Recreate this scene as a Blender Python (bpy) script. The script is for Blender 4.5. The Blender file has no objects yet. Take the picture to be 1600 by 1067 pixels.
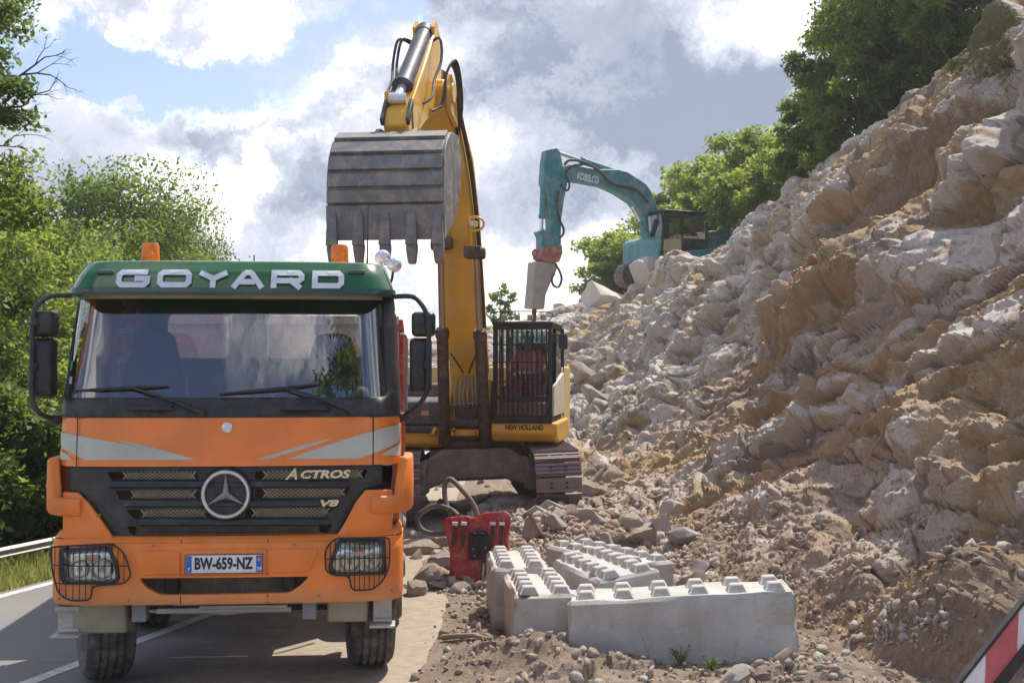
import bpy, bmesh, math, random
import numpy as np
from mathutils import Vector, Matrix, Euler
from mathutils.geometry import tessellate_polygon
random.seed(7); np.random.seed(7)
R = math.radians
S = bpy.context.scene
C = S.collection
# ---------------------------------------------------------------- camera
CAMZ, HZ, F = 2.35, 575.0, 2000.0        # eye height, horizon row and focal length (px of the 1600 px wide frame)
cam_d = bpy.data.cameras.new('camera'); cam = bpy.data.objects.new('camera', cam_d); C.objects.link(cam)
cam.location = (0, 0, CAMZ); cam.rotation_euler = (R(90), 0, 0)
cam_d.sensor_width = 36; cam_d.lens = 36*F/1600
cam_d.shift_y = (HZ-533.5)/1600
cam_d.clip_start = .1; cam_d.clip_end = 3000
S.camera = cam
S.view_settings.view_transform = 'Standard'; S.view_settings.look = 'None'
S.view_settings.exposure = 0.93; S.view_settings.gamma = 1
S.cycles.max_bounces = 8; S.cycles.transparent_max_bounces = 12
S.cycles.use_denoising = True
def P(px, py, Y):                          # photo pixel at distance Y -> world point
    return Vector(((px-800)/F*Y, Y, CAMZ-(py-HZ)/F*Y))
def G(px, py, z=0.0):                      # photo pixel on the level z
    return P(px, py, (CAMZ-z)*F/(py-HZ))
# ---------------------------------------------------------------- sun and sky
SUN = Vector((.52, .82, 1.46)).normalized()
sd = bpy.data.lights.new('sun', 'SUN'); sun = bpy.data.objects.new('sun', sd); C.objects.link(sun)
sd.energy = 2.9; sd.angle = R(.6); sd.color = (1, .93, .82)
sun.rotation_euler = SUN.to_track_quat('Z', 'Y').to_euler()
W = bpy.data.worlds.new('World'); S.world = W; W.use_nodes = True
def ray(px, py): return Vector(((px-800)/F, 1, -(py-HZ)/F)).normalized()
def build_world():
    nt = W.node_tree; nt.nodes.clear(); N = nt.nodes.new; L = nt.links.new
    out = N('ShaderNodeOutputWorld'); tc = N('ShaderNodeTexCoord')
    sky = N('ShaderNodeTexSky'); sky.sky_type = 'NISHITA'; sky.sun_disc = False
    sky.sun_elevation = math.asin(SUN.z); sky.sun_rotation = math.atan2(SUN.x, SUN.y); sky.dust_density = 1.5
    bgs = N('ShaderNodeBackground'); bgs.inputs[1].default_value = .10
    tint = N('ShaderNodeMix'); tint.data_type = 'RGBA'; tint.blend_type = 'MULTIPLY'; tint.inputs[0].default_value = 1
    tint.inputs[7].default_value = (.86, .84, .93, 1)
    L(sky.outputs[0], tint.inputs[6]); L(tint.outputs[2], bgs.inputs[0])
    nz = N('ShaderNodeTexNoise'); nz.inputs['Scale'].default_value = 4.0; nz.inputs['Detail'].default_value = 9; nz.inputs['Roughness'].default_value = .72
    L(tc.outputs['Generated'], nz.inputs['Vector'])
    sub = N('ShaderNodeVectorMath'); sub.operation = 'SUBTRACT'; sub.inputs[1].default_value = (.5, .5, .5)
    L(nz.outputs['Color'], sub.inputs[0])
    mul = N('ShaderNodeVectorMath'); mul.operation = 'MULTIPLY'; mul.inputs[1].default_value = (.30, .30, .20)
    L(sub.outputs[0], mul.inputs[0])
    add = N('ShaderNodeVectorMath'); add.operation = 'ADD'; L(tc.outputs['Generated'], add.inputs[0]); L(mul.outputs[0], add.inputs[1])
    def math_(op, a, b, clamp=False):
        m = N('ShaderNodeMath'); m.operation = op; m.use_clamp = clamp
        for i, v in enumerate((a, b)):
            if isinstance(v, (int, float)): m.inputs[i].default_value = v
            elif v is not None: L(v, m.inputs[i])
        return m.outputs[0]
    def blob(px, py, rx, ry, soft=.35):
        d0 = ray(px, py)
        s = N('ShaderNodeVectorMath'); s.operation = 'SUBTRACT'; L(add.outputs[0], s.inputs[0]); s.inputs[1].default_value = d0
        m = N('ShaderNodeVectorMath'); m.operation = 'MULTIPLY'; L(s.outputs[0], m.inputs[0]); m.inputs[1].default_value = (F/rx, F/max(rx, ry), F/ry)
        l = N('ShaderNodeVectorMath'); l.operation = 'LENGTH'; L(m.outputs[0], l.inputs[0])
        mr = N('ShaderNodeMapRange'); mr.interpolation_type = 'SMOOTHSTEP'; L(l.outputs['Value'], mr.inputs[0])
        mr.inputs[1].default_value = 1+soft; mr.inputs[2].default_value = 1-soft
        mr.inputs[3].default_value = 0; mr.inputs[4].default_value = 1
        return mr.outputs[0]
    # cover: general broken cloud plus clear gaps
    n2 = N('ShaderNodeTexNoise'); n2.inputs['Scale'].default_value = 2.2; n2.inputs['Detail'].default_value = 7; n2.inputs['Roughness'].default_value = .55
    L(add.outputs[0], n2.inputs['Vector'])
    cover = N('ShaderNodeMapRange'); cover.interpolation_type = 'SMOOTHSTEP'; L(n2.outputs[0], cover.inputs[0])
    cover.inputs[1].default_value = .51; cover.inputs[2].default_value = .61
    front = N('ShaderNodeSeparateXYZ'); L(tc.outputs['Generated'], front.inputs[0])
    fr = N('ShaderNodeMapRange'); L(front.outputs[1], fr.inputs[0]); fr.inputs[1].default_value = .3; fr.inputs[2].default_value = .75
    cov = math_('MAXIMUM', cover.outputs[0], fr.outputs[0])
    for b in BLUE:
        cov = math_('SUBTRACT', cov, blob(*b), True)
    for b in WHITE:
        cov = math_('ADD', cov, blob(*b), True)
    # shade inside the clouds
    n3 = N('ShaderNodeTexNoise'); n3.inputs['Scale'].default_value = 7.5; n3.inputs['Detail'].default_value = 9; n3.inputs['Roughness'].default_value = .58
    L(add.outputs[0], n3.inputs['Vector'])
    sh = N('ShaderNodeMapRange'); sh.interpolation_type = 'SMOOTHSTEP'; L(n3.outputs[0], sh.inputs[0]); sh.inputs[1].default_value = .38; sh.inputs[2].default_value = .64
    sh.inputs[4].default_value = .68
    g = sh.outputs[0]
    for b in GREY:
        k = math_('MULTIPLY', blob(*b[:4], .7), b[4])
        g = math_('ADD', g, k, True)
    for b in GLOW:
        k = math_('MULTIPLY', blob(*b[:4], .7), b[4]); g = math_('SUBTRACT', g, k, True)
    cr = N('ShaderNodeValToRGB'); L(g, cr.inputs[0])
    e = cr.color_ramp.elements
    e[0].position = 0; e[0].color = (.98, .97, .955, 1); e[1].position = 1; e[1].color = (.21, .25, .33, 1)
    m = e.new(.35); m.color = (.53, .56, .64, 1)
    bgc = N('ShaderNodeBackground'); L(cr.outputs[0], bgc.inputs[0]); bgc.inputs[1].default_value = .86
    mix = N('ShaderNodeMixShader'); L(cov, mix.inputs[0]); L(bgs.outputs[0], mix.inputs[1]); L(bgc.outputs[0], mix.inputs[2])
    L(mix.outputs[0], out.inputs[0])
BLUE = [(280, 92, 250, 50), (100, 120, 120, 30), (560, 25, 110, 45), (60, 20, 40, 40)]
WHITE = [(330, 12, 220, 34)]
GREY = [(1000, 100, 210, 120, .62), (1120, 170, 130, 90, .42), (860, 200, 120, 70, .35), (960, 60, 100, 60, .25), (520, 275, 120, 50, .8), (330, 190, 110, 36, .8), (120, 210, 110, 60, .45),
        (600, 155, 90, 25, .6), (1000, 330, 230, 70, .45), (420, 330, 60, 30, .4), (790, 330, 100, 60, .5), (700, 30, 70, 30, .3)]
GLOW = [(700, 90, 100, 50, .6), (930, 430, 140, 50, .7), (450, 130, 160, 30, .6), (1180, 20, 100, 40, .8), (450, 230, 60, 40, .5), (330, 290, 100, 60, .5)]
build_world()
# ---------------------------------------------------------------- object helpers
def link(o, parent=None):
    C.objects.link(o)
    if parent: o.parent = parent
    return o
def tag(o, label=None, cat=None, group=None, kind=None):
    if label: o['label'] = label
    if cat: o['category'] = cat
    if group: o['group'] = group
    if kind: o['kind'] = kind
    return o
def thing(name, label, cat, loc=(0, 0, 0), rot=(0, 0, 0), group=None):
    o = bpy.data.objects.new(name, None); o.location = loc; o.rotation_euler = rot; o.empty_display_size = .2
    link(o); tag(o, label, cat, group); return o
def mat_of(o): return Matrix.LocRotScale(o.location, o.rotation_euler, o.scale)
def children(o): return [c for c in C.objects if c.parent == o]
def copy_tree(o, parent=None):
    kids = children(o); c = o.copy(); C.objects.link(c); c.parent = parent
    for k in kids: copy_tree(k, c)
    return c
def finish(o, smooth=None, bevel=None, seg=2, solid=None):
    me = o.data
    if smooth is not None:
        me.shade_smooth(); me.set_sharp_from_angle(angle=R(smooth))
    if solid:
        m = o.modifiers.new('solid', 'SOLIDIFY'); m.thickness = abs(solid); m.offset = -1 if solid > 0 else 1
    if bevel:
        m = o.modifiers.new('bevel', 'BEVEL'); m.width = bevel; m.segments = seg; m.limit_method = 'ANGLE'; m.angle_limit = R(35)
        if smooth is None:
            me.shade_smooth(); me.set_sharp_from_angle(angle=R(35)); m.harden_normals = False
    return o
def mesh_obj(name, verts, faces, mat, parent=None, **kw):
    me = bpy.data.meshes.new(name); me.from_pydata([tuple(v) for v in verts], [], faces); me.update()
    if mat: me.materials.append(mat)
    return finish(link(bpy.data.objects.new(name, me), parent), **kw)
class MB:
    def __init__(s): s.v = []; s.f = []
    def add(s, vs, fs):
        n = len(s.v); s.v += [tuple(v) for v in vs]; s.f += [tuple(i+n for i in f) for f in fs]; return s
    def box(s, c, d, rot=None, taper=None):
        hx, hy, hz = [x/2 for x in d]; tx, ty = taper or (1, 1)
        vs = [Vector((sx*hx*(tx if sz > 0 else 1), sy*hy*(ty if sz > 0 else 1), sz*hz)) for sz in (-1, 1) for sy in (-1, 1) for sx in (-1, 1)]
        if rot is not None:
            m = rot if isinstance(rot, Matrix) else Euler(rot).to_matrix()
            vs = [m @ v for v in vs]
        c = Vector(c)
        return s.add([v+c for v in vs], [(0, 2, 3, 1), (4, 5, 7, 6), (0, 1, 5, 4), (2, 6, 7, 3), (0, 4, 6, 2), (1, 3, 7, 5)])
    def bar(s, a, b, w, h, up=(0, 0, 1)):               # rectangular bar from a to b
        a, b = Vector(a), Vector(b); z = (b-a); L = z.length; z = z/L
        x = Vector(up).cross(z)
        if x.length < 1e-4: x = Vector((1, 0, 0))
        x.normalize(); y = z.cross(x); m = Matrix((x, y, z)).transposed()
        return s.box((a+b)/2, (w, h, L), m)
    def tube(s, pts, r, n=8, caps=True):
        pts = [Vector(p) for p in pts]
        if not isinstance(r, (list, tuple)) and 4 <= len(pts) <= 9 and pts[0] != pts[-1]:
            o = []; m = len(pts)
            for i in range(m-1):
                p0, p1, p2, p3 = pts[max(i-1, 0)], pts[i], pts[i+1], pts[min(i+2, m-1)]
                for q in range(5): u = q/5; o.append(.5*((2*p1)+(p2-p0)*u+(2*p0-5*p1+4*p2-p3)*u*u+(3*p1-p0-3*p2+p3)*u**3))
            pts = o+[pts[-1]]
        k = len(pts)
        rs = r if isinstance(r, (list, tuple)) else [r]*k
        vs = []; fs = []; prev = None
        for i, p in enumerate(pts):
            t = (pts[min(i+1, k-1)]-pts[max(i-1, 0)]).normalized()
            if prev is None:
                u = t.orthogonal().normalized()
            else:
                u = prev-t*prev.dot(t)
                u = u.normalized() if u.length > 1e-5 else t.orthogonal().normalized()
            prev = u; w = t.cross(u)
            for j in range(n):
                a = 2*math.pi*j/n; vs.append(p+(u*math.cos(a)+w*math.sin(a))*rs[i])
        for i in range(k-1):
            for j in range(n):
                fs.append((i*n+j, i*n+(j+1) % n, (i+1)*n+(j+1) % n, (i+1)*n+j))
        if caps: fs += [tuple(range(n))[::-1], tuple((k-1)*n+j for j in range(n))]
        return s.add(vs, fs)
    def cyl(s, a, b, r, r2=None, n=20): return s.tube([a, b], [r, r if r2 is None else r2], n)
    def lathe(s, prof, c, axis=(0, 0, 1), n=32):        # prof: (radius, height) list
        z = Vector(axis).normalized(); x = z.orthogonal().normalized(); y = z.cross(x); c = Vector(c); vs = []; fs = []
        for (r, h) in prof:
            for j in range(n):
                a = 2*math.pi*j/n; vs.append(c+z*h+(x*math.cos(a)+y*math.sin(a))*max(r, 1e-4))
        k = len(prof)
        for i in range(k-1):
            for j in range(n): fs.append((i*n+j, i*n+(j+1) % n, (i+1)*n+(j+1) % n, (i+1)*n+j))
        return s.add(vs, fs)
    def ball(s, c, r, n=16, m=10, sc=(1, 1, 1)):
        c = Vector(c); vs = []; fs = []
        for i in range(m+1):
            th = math.pi*i/m
            for j in range(n):
                a = 2*math.pi*j/n
                vs.append(c+Vector((math.sin(th)*math.cos(a)*sc[0], math.sin(th)*math.sin(a)*sc[1], math.cos(th)*sc[2]))*r)
        for i in range(m):
            for j in range(n): fs.append((i*n+j, (i+1)*n+j, (i+1)*n+(j+1) % n, i*n+(j+1) % n))
        return s.add(vs, fs)
    def prism(s, poly, fn, d0, d1):                     # poly (a, b) -> fn(a, b, d); side walls and two caps
        n = len(poly)
        tri = tessellate_polygon([[Vector((a, b, 0)) for a, b in poly]])
        vs = [fn(a, b, d0) for a, b in poly]+[fn(a, b, d1) for a, b in poly]
        fs = [tuple(range(n))[::-1], tuple(n+i for i in range(n))]
        fs += [(i, (i+1) % n, n+(i+1) % n, n+i) for i in range(n)]
        return s.add(vs, fs)
    def loft(s, rings, closed=True, caps=True):
        n = len(rings[0]); vs = [v for r in rings for v in r]; fs = []
        for i in range(len(rings)-1):
            for j in range(n if closed else n-1):
                fs.append((i*n+j, i*n+(j+1) % n, (i+1)*n+(j+1) % n, (i+1)*n+j))
        if caps and closed: fs += [tuple(range(n))[::-1], tuple((len(rings)-1)*n+j for j in range(n))]
        return s.add(vs, fs)
    def build(s, name, mat, parent=None, fix=True, **kw):
        me = bpy.data.meshes.new(name); me.from_pydata(s.v, [], s.f); me.update()
        if fix:
            bm = bmesh.new(); bm.from_mesh(me); bmesh.ops.recalc_face_normals(bm, faces=bm.faces[:]); bm.to_mesh(me); bm.free()
        if mat: me.materials.append(mat)
        return finish(link(bpy.data.objects.new(name, me), parent), **kw)
def fill_poly(outer, holes, fn, maxlen=.12, flip=False):
    """flat polygon with holes -> triangulated, refined, mapped through fn(a, b)"""
    bm = bmesh.new()
    for loop in [outer]+list(holes):
        vs = [bm.verts.new((a, b, 0)) for a, b in loop]
        for i in range(len(vs)): bm.edges.new((vs[i], vs[(i+1) % len(vs)]))
    bmesh.ops.triangle_fill(bm, edges=bm.edges[:], use_beauty=True, use_dissolve=False)
    for _ in range(7):
        es = [e for e in bm.edges if e.calc_length() > maxlen]
        if not es: break
        bmesh.ops.subdivide_edges(bm, edges=es, cuts=1)
        bmesh.ops.triangulate(bm, faces=bm.faces[:])
        bmesh.ops.beautify_fill(bm, faces=bm.faces[:], edges=[e for e in bm.edges if not e.is_boundary])
    bm.verts.ensure_lookup_table(); bm.normal_update()
    vs = [fn(v.co.x, v.co.y) for v in bm.verts]
    fs = []
    for f in bm.faces:
        idx = [v.index for v in f.verts]
        if (f.normal.z < 0) != flip: idx = idx[::-1]
        fs.append(tuple(idx))
    bm.verts.index_update(); bm.free()
    return vs, fs
def rrect(x0, y0, x1, y1, r, n=5):
    o = []
    for cx, cy, a0 in ((x1-r, y1-r, 0), (x0+r, y1-r, 90), (x0+r, y0+r, 180), (x1-r, y0+r, 270)):
        for i in range(n+1):
            a = R(a0+90*i/n); o.append((cx+r*math.cos(a), cy+r*math.sin(a)))
    return o
def rpoly(pts, r, n=4):                                  # polygon with rounded corners
    o = []; k = len(pts)
    for i in range(k):
        p, a, b = Vector(pts[i]), Vector(pts[i-1]), Vector(pts[(i+1) % k])
        da, db = (a-p), (b-p); q = min(r, da.length*.45, db.length*.45)
        s, e = p+da.normalized()*q, p+db.normalized()*q
        for j in range(n+1):
            t = j/n; w = s*(1-t)**2+p*2*t*(1-t)+e*t*t; o.append((w.x, w.y))
    return o
def strokes(lines, w):                                   # 2D polylines -> list of quads polygons (mitred ribbons)
    polys = []
    for ln in lines:
        closed = ln[0] == ln[-1]; p = [Vector(q) for q in (ln[:-1] if closed else ln)]; k = len(p); A = []; B = []
        for i in range(k):
            a = p[i-1] if (i > 0 or closed) else None; b = p[(i+1) % k] if (i < k-1 or closed) else None
            d0 = (p[i]-a).normalized() if a is not None else (b-p[i]).normalized()
            d1 = (b-p[i]).normalized() if b is not None else d0
            n0, n1 = Vector((-d0.y, d0.x)), Vector((-d1.y, d1.x)); m = (n0+n1).normalized(); L = w/2/max(.35, m.dot(n0))
            A.append(p[i]+m*L); B.append(p[i]-m*L)
        for i in range(k if closed else k-1):
            j = (i+1) % k; polys.append([tuple(A[i]), tuple(A[j]), tuple(B[j]), tuple(B[i])])
    return polys
def lettering(name, body, size, mat, parent, M, bold=.0, xs=1.0, extrude=.002, shear=0.0, width=None, spacing=1.0):
    cu = bpy.data.curves.new(name, 'FONT'); cu.body = body; cu.size = size; cu.extrude = extrude; cu.offset = bold; cu.shear = shear
    cu.align_x = 'CENTER'; cu.align_y = 'CENTER'; cu.resolution_u = 3; cu.space_character = spacing
    tmp = bpy.data.objects.new(name, cu); me = bpy.data.meshes.new_from_object(tmp); me.name = name
    bpy.data.objects.remove(tmp); bpy.data.curves.remove(cu)
    if width:
        xx = [v.co.x for v in me.vertices]; xs = width/(max(xx)-min(xx)); cx = (max(xx)+min(xx))/2
        for v in me.vertices: v.co.x -= cx
    me.transform(Matrix.Diagonal((xs, 1, 1, 1))); me.transform(M)
    me.materials.clear(); me.materials.append(mat)
    return link(bpy.data.objects.new(name, me), parent)
def frame(o, x, y):                                      # matrix from origin and x/y directions
    x = Vector(x).normalized(); z = x.cross(Vector(y)).normalized(); y = z.cross(x)
    m = Matrix((x, y, z)).transposed().to_4x4(); m.translation = Vector(o); return m
# ---------------------------------------------------------------- materials
def nodes_mat(name):
    m = bpy.data.materials.new(name); m.use_nodes = True; nt = m.node_tree; nt.nodes.clear()
    out = nt.nodes.new('ShaderNodeOutputMaterial'); b = nt.nodes.new('ShaderNodeBsdfPrincipled'); nt.links.new(b.outputs[0], out.inputs[0])
    return m, nt, b, out
def noise_(nt, scale, detail=5, rough=.6, vec=None, dist=0):
    n = nt.nodes.new('ShaderNodeTexNoise'); n.inputs['Scale'].default_value = scale; n.inputs['Detail'].default_value = detail
    n.inputs['Roughness'].default_value = rough; n.inputs['Distortion'].default_value = dist
    if vec is not None: nt.links.new(vec, n.inputs['Vector'])
    return n.outputs[0]
def ramp_(nt, src, a, b, lo=0.0, hi=1.0):
    m = nt.nodes.new('ShaderNodeMapRange'); m.interpolation_type = 'SMOOTHSTEP'; nt.links.new(src, m.inputs[0])
    for i, v in enumerate((a, b, lo, hi)): m.inputs[i+1].default_value = v
    return m.outputs[0]
def mix_(nt, fac, a, b, mode='MIX'):
    m = nt.nodes.new('ShaderNodeMix'); m.data_type = 'RGBA'; m.blend_type = mode
    for i, v in ((0, fac), (6, a), (7, b)):
        if isinstance(v, (int, float)): m.inputs[i].default_value = v
        elif isinstance(v, tuple): m.inputs[i].default_value = (*v[:3], 1)
        else: nt.links.new(v, m.inputs[i])
    return m.outputs[2]
def mth(nt, op, a, b=None, clamp=False):
    m = nt.nodes.new('ShaderNodeMath'); m.operation = op; m.use_clamp = clamp
    for i, v in enumerate((a, b)):
        if isinstance(v, (int, float)): m.inputs[i].default_value = v
        elif v is not None: nt.links.new(v, m.inputs[i])
    return m.outputs[0]
def bump_(nt, b, h, strength, dist=.02):
    n = nt.nodes.new('ShaderNodeBump'); n.inputs['Strength'].default_value = strength; n.inputs['Distance'].default_value = dist
    nt.links.new(h, n.inputs['Height']); nt.links.new(n.outputs[0], b.inputs['Normal'])
def objvec(nt):
    t = nt.nodes.new('ShaderNodeTexCoord'); return t.outputs['Object']
def painted(name, col, rough=.4, metal=0, dust=(.42, .34, .25), amount=.35, scale=3, coat=0, bump=.0, vary=.12, dscale=None, low=None):
    """paint, steel or plastic with uneven dust, faded patches and fine scratches"""
    m, nt, b, out = nodes_mat(name); v = objvec(nt)
    big = noise_(nt, scale, 6, .65, v); fine = noise_(nt, scale*14, 4, .7, v)
    c0 = mix_(nt, ramp_(nt, big, .3, .7), tuple(x*(1-vary) for x in col), tuple(min(1, x*(1+vary)) for x in col))
    d = mth(nt, 'MULTIPLY', ramp_(nt, mth(nt, 'ADD', mth(nt, 'MULTIPLY', noise_(nt, dscale or scale*1.7, 8, .7, v), .75), mth(nt, 'MULTIPLY', fine, .25)), .42, .68), amount)
    if low:                                              # road dirt thrown up on the lowest part
        sp = nt.nodes.new('ShaderNodeSeparateXYZ'); nt.links.new(v, sp.inputs[0])
        lo = ramp_(nt, mth(nt, 'ADD', sp.outputs[2], mth(nt, 'MULTIPLY', mth(nt, 'SUBTRACT', noise_(nt, 7, 7, .75, v), .5), .55)), low[0], low[1]); d = mth(nt, 'MAXIMUM', d, mth(nt, 'MULTIPLY', lo, .55))
    nt.links.new(mix_(nt, d, c0, dust), b.inputs['Base Color'])
    nt.links.new(mth(nt, 'ADD', rough, mth(nt, 'MULTIPLY', d, .5), True), b.inputs['Roughness'])
    b.inputs['Metallic'].default_value = metal
    if coat: b.inputs['Coat Weight'].default_value = coat; b.inputs['Coat Roughness'].default_value = .12
    if bump: bump_(nt, b, fine, bump, .01)
    return m
def plain(name, col, rough=.5, metal=0, emit=None):
    m, nt, b, out = nodes_mat(name); v = objvec(nt)
    nt.links.new(mix_(nt, ramp_(nt, noise_(nt, 9, 5, .6, v), .3, .7), tuple(x*.88 for x in col), tuple(min(1, x*1.1) for x in col)), b.inputs['Base Color'])
    b.inputs['Roughness'].default_value = rough; b.inputs['Metallic'].default_value = metal
    if emit: b.inputs['Emission Color'].default_value = (*emit[:3], 1); b.inputs['Emission Strength'].default_value = emit[3]
    return m
def glass_mat(name, tint=(.8, .9, .88), refl=.18, rough=.01, power=1.0, dirt=.0):
    m = bpy.data.materials.new(name); m.use_nodes = True; nt = m.node_tree; nt.nodes.clear()
    out = nt.nodes.new('ShaderNodeOutputMaterial'); t = nt.nodes.new('ShaderNodeBsdfTransparent'); t.inputs[0].default_value = (*tint, 1)
    g = nt.nodes.new('ShaderNodeBsdfGlossy'); g.inputs['Roughness'].default_value = rough; g.inputs[0].default_value = (1, 1, 1, 1)
    lw = nt.nodes.new('ShaderNodeLayerWeight'); lw.inputs[0].default_value = .35
    f = mth(nt, 'ADD', mth(nt, 'MULTIPLY', lw.outputs['Fresnel'], power), refl, True)
    mx = nt.nodes.new('ShaderNodeMixShader'); nt.links.new(f, mx.inputs[0]); nt.links.new(t.outputs[0], mx.inputs[1]); nt.links.new(g.outputs[0], mx.inputs[2])
    last = mx
    if dirt:
        d = nt.nodes.new('ShaderNodeBsdfDiffuse'); d.inputs[0].default_value = (.45, .4, .33, 1)
        m2 = nt.nodes.new('ShaderNodeMixShader'); v = objvec(nt)
        nt.links.new(mth(nt, 'MULTIPLY', ramp_(nt, noise_(nt, 3, 8, .7, v), .4, .75), dirt), m2.inputs[0])
        nt.links.new(mx.outputs[0], m2.inputs[1]); nt.links.new(d.outputs[0], m2.inputs[2]); last = m2
    nt.links.new(last.outputs[0], out.inputs[0]); return m
M_orange = painted('orange_paint', (.88, .21, .015), .34, dust=(.60, .33, .15), amount=.24, scale=2.2, coat=.35)
M_orange2 = painted('orange_plastic', (.86, .215, .022), .5, dust=(.54, .34, .19), amount=.32, scale=3, low=(.95, .62))
M_silver = painted('silver_decal', (.50, .50, .44), .4, amount=.15)
M_black = painted('black_plastic', (.018, .019, .022), .42, amount=.12)
M_rubber = painted('tyre_rubber', (.05, .048, .045), .85, dust=(.30, .26, .21), amount=.75, scale=5)
M_steel = painted('worn_steel', (.30, .29, .28), .5, .6, dust=(.36, .28, .2), amount=.5, scale=5)
M_dark = painted('dark_steel', (.055, .05, .047), .55, .3, dust=(.26, .2, .15), amount=.5, scale=4)
M_chrome = plain('chrome', (.72, .72, .74), .22, .55)
M_beige = painted('dusty_beige', (.34, .30, .21), .7, dust=(.42, .36, .26), amount=.6, scale=4)
M_white = plain('white_paint', (.78, .79, .80), .5)
M_greenvis = painted('green_visor', (.012, .115, .028), .16, amount=.06, coat=.6, vary=.25, scale=1.2)
M_amber = painted('amber_plastic', (.95, .25, .02), .3, amount=.12, scale=9)
M_blue = plain('plate_blue', (.02, .12, .5), .4)
M_int = plain('cab_interior', (.06, .07, .085), .8)
M_seat = plain('seat_cloth', (.03, .045, .075), .9)
M_yellow = painted('yellow_paint', (.80, .42, .015), .4, dust=(.60, .47, .27), amount=.55, scale=1.6, coat=.2)
M_teal = painted('teal_paint', (.03, .24, .28), .45, dust=(.42, .43, .36), amount=.7, scale=1.3)
M_redp = painted('red_paint', (.46, .022, .022), .45, dust=(.50, .36, .28), amount=.55, scale=5)
M_redc = painted('red_coupler', (.36, .08, .06), .5, dust=(.5, .4, .32), amount=.8, scale=3)
M_hose = painted('hose', (.13, .125, .12), .7, amount=.55, scale=9)
M_bucket = painted('bucket_steel', (.17, .17, .18), .5, .3, dust=(.44, .39, .33), amount=.9, scale=3.4, bump=.5)
M_track = painted('track_steel', (.24, .19, .19), .45, .45, dust=(.34, .25, .2), amount=.6, scale=4)
M_under = painted('dusty_undercarriage', (.20, .17, .15), .75, .1, dust=(.40, .32, .24), amount=.85, scale=3, bump=.3)
M_cyl = painted('brown_cylinder', (.085, .05, .035), .4, .3, dust=(.3, .22, .16), amount=.5, scale=5)
M_bluecyl = painted('dark_blue_cylinder', (.02, .032, .07), .5, 0, amount=.3, scale=6)
M_hvis = plain('hi_vis_cloth', (.95, .13, .06), .85)
M_hvis2 = plain('hi_vis_pink', (1.0, .26, .20), .85)
M_skin = plain('skin', (.45, .25, .17), .55)
M_navy = plain('navy_cloth', (.03, .045, .10), .9)
M_reflect = plain('reflective_tape', (.72, .72, .68), .35)
M_glass = glass_mat('windscreen_glass', (.80, .90, .90), .17, power=.75, dirt=.05)
M_sideglass = glass_mat('side_glass', (.55, .66, .64), .10)
M_lens = glass_mat('lamp_lens', (.95, .97, .97), .06)
M_mirror = plain('mirror_glass', (.8, .8, .8), .03, 1)
# ================================================================ numpy noise
def _h(ix, iy, iz, k):
    n = (ix.astype(np.int64)*374761393+iy.astype(np.int64)*668265263+iz.astype(np.int64)*2147483647+k*1274126177) & 0xffffffff
    n = ((n ^ (n >> 13))*1274126177) & 0xffffffff
    n = ((n ^ (n >> 16))*2246822519) & 0xffffffff
    return ((n ^ (n >> 15)) & 0xffffff)/float(0xffffff)
def vnoise(p, k=0):
    i = np.floor(p).astype(np.int64); f = p-i; u = f*f*f*(f*(f*6-15)+10); r = 0
    for dx in (0, 1):
        for dy in (0, 1):
            for dz in (0, 1):
                w = (u[:, 0] if dx else 1-u[:, 0])*(u[:, 1] if dy else 1-u[:, 1])*(u[:, 2] if dz else 1-u[:, 2])
                r = r+w*_h(i[:, 0]+dx, i[:, 1]+dy, i[:, 2]+dz, k)
    return r*2-1
def fbm(p, oct=4, k=0, g=.5):
    a, s, r = 1, 0, 0
    for o in range(oct):
        r = r+a*vnoise(p*(2.03**o)+o*17.3, k+o); s += a; a *= g
    return r/s
def facets(p, k=0, tilt=.9):
    """broken rock: each Voronoi cell is its own tilted plane. returns height, cell random, distance to the next cell"""
    i = np.floor(p).astype(np.int64); best = np.full(len(p), 9.); sec = np.full(len(p), 9.)
    bh = np.zeros(len(p)); br = np.zeros(len(p))
    for dx in (-1, 0, 1):
        for dy in (-1, 0, 1):
            for dz in (-1, 0, 1):
                a, b, c = i[:, 0]+dx, i[:, 1]+dy, i[:, 2]+dz
                q = np.stack([a+_h(a, b, c, k), b+_h(a, b, c, k+1), c+_h(a, b, c, k+2)], 1)
                d = p-q; dd = np.sqrt((d*d).sum(1)); r = _h(a, b, c, k+3)
                n = np.stack([_h(a, b, c, k+4), _h(a, b, c, k+5), _h(a, b, c, k+6)], 1)*2-1
                hh = (r*2-1)*.6+(d*n).sum(1)*tilt
                near = dd < best
                sec = np.where(near, best, np.minimum(sec, dd))
                bh = np.where(near, hh, bh); br = np.where(near, r, br); best = np.where(near, dd, best)
    return bh, br, sec-best
def smooth01(x, a, b):
    t = np.clip((x-a)/(b-a), 0, 1); return t*t*(3-2*t)
def to_px(V):
    y = np.maximum(V[:, 1], .5); return 800+F*V[:, 0]/y, HZ-(V[:, 2]-CAMZ)*F/y
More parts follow.
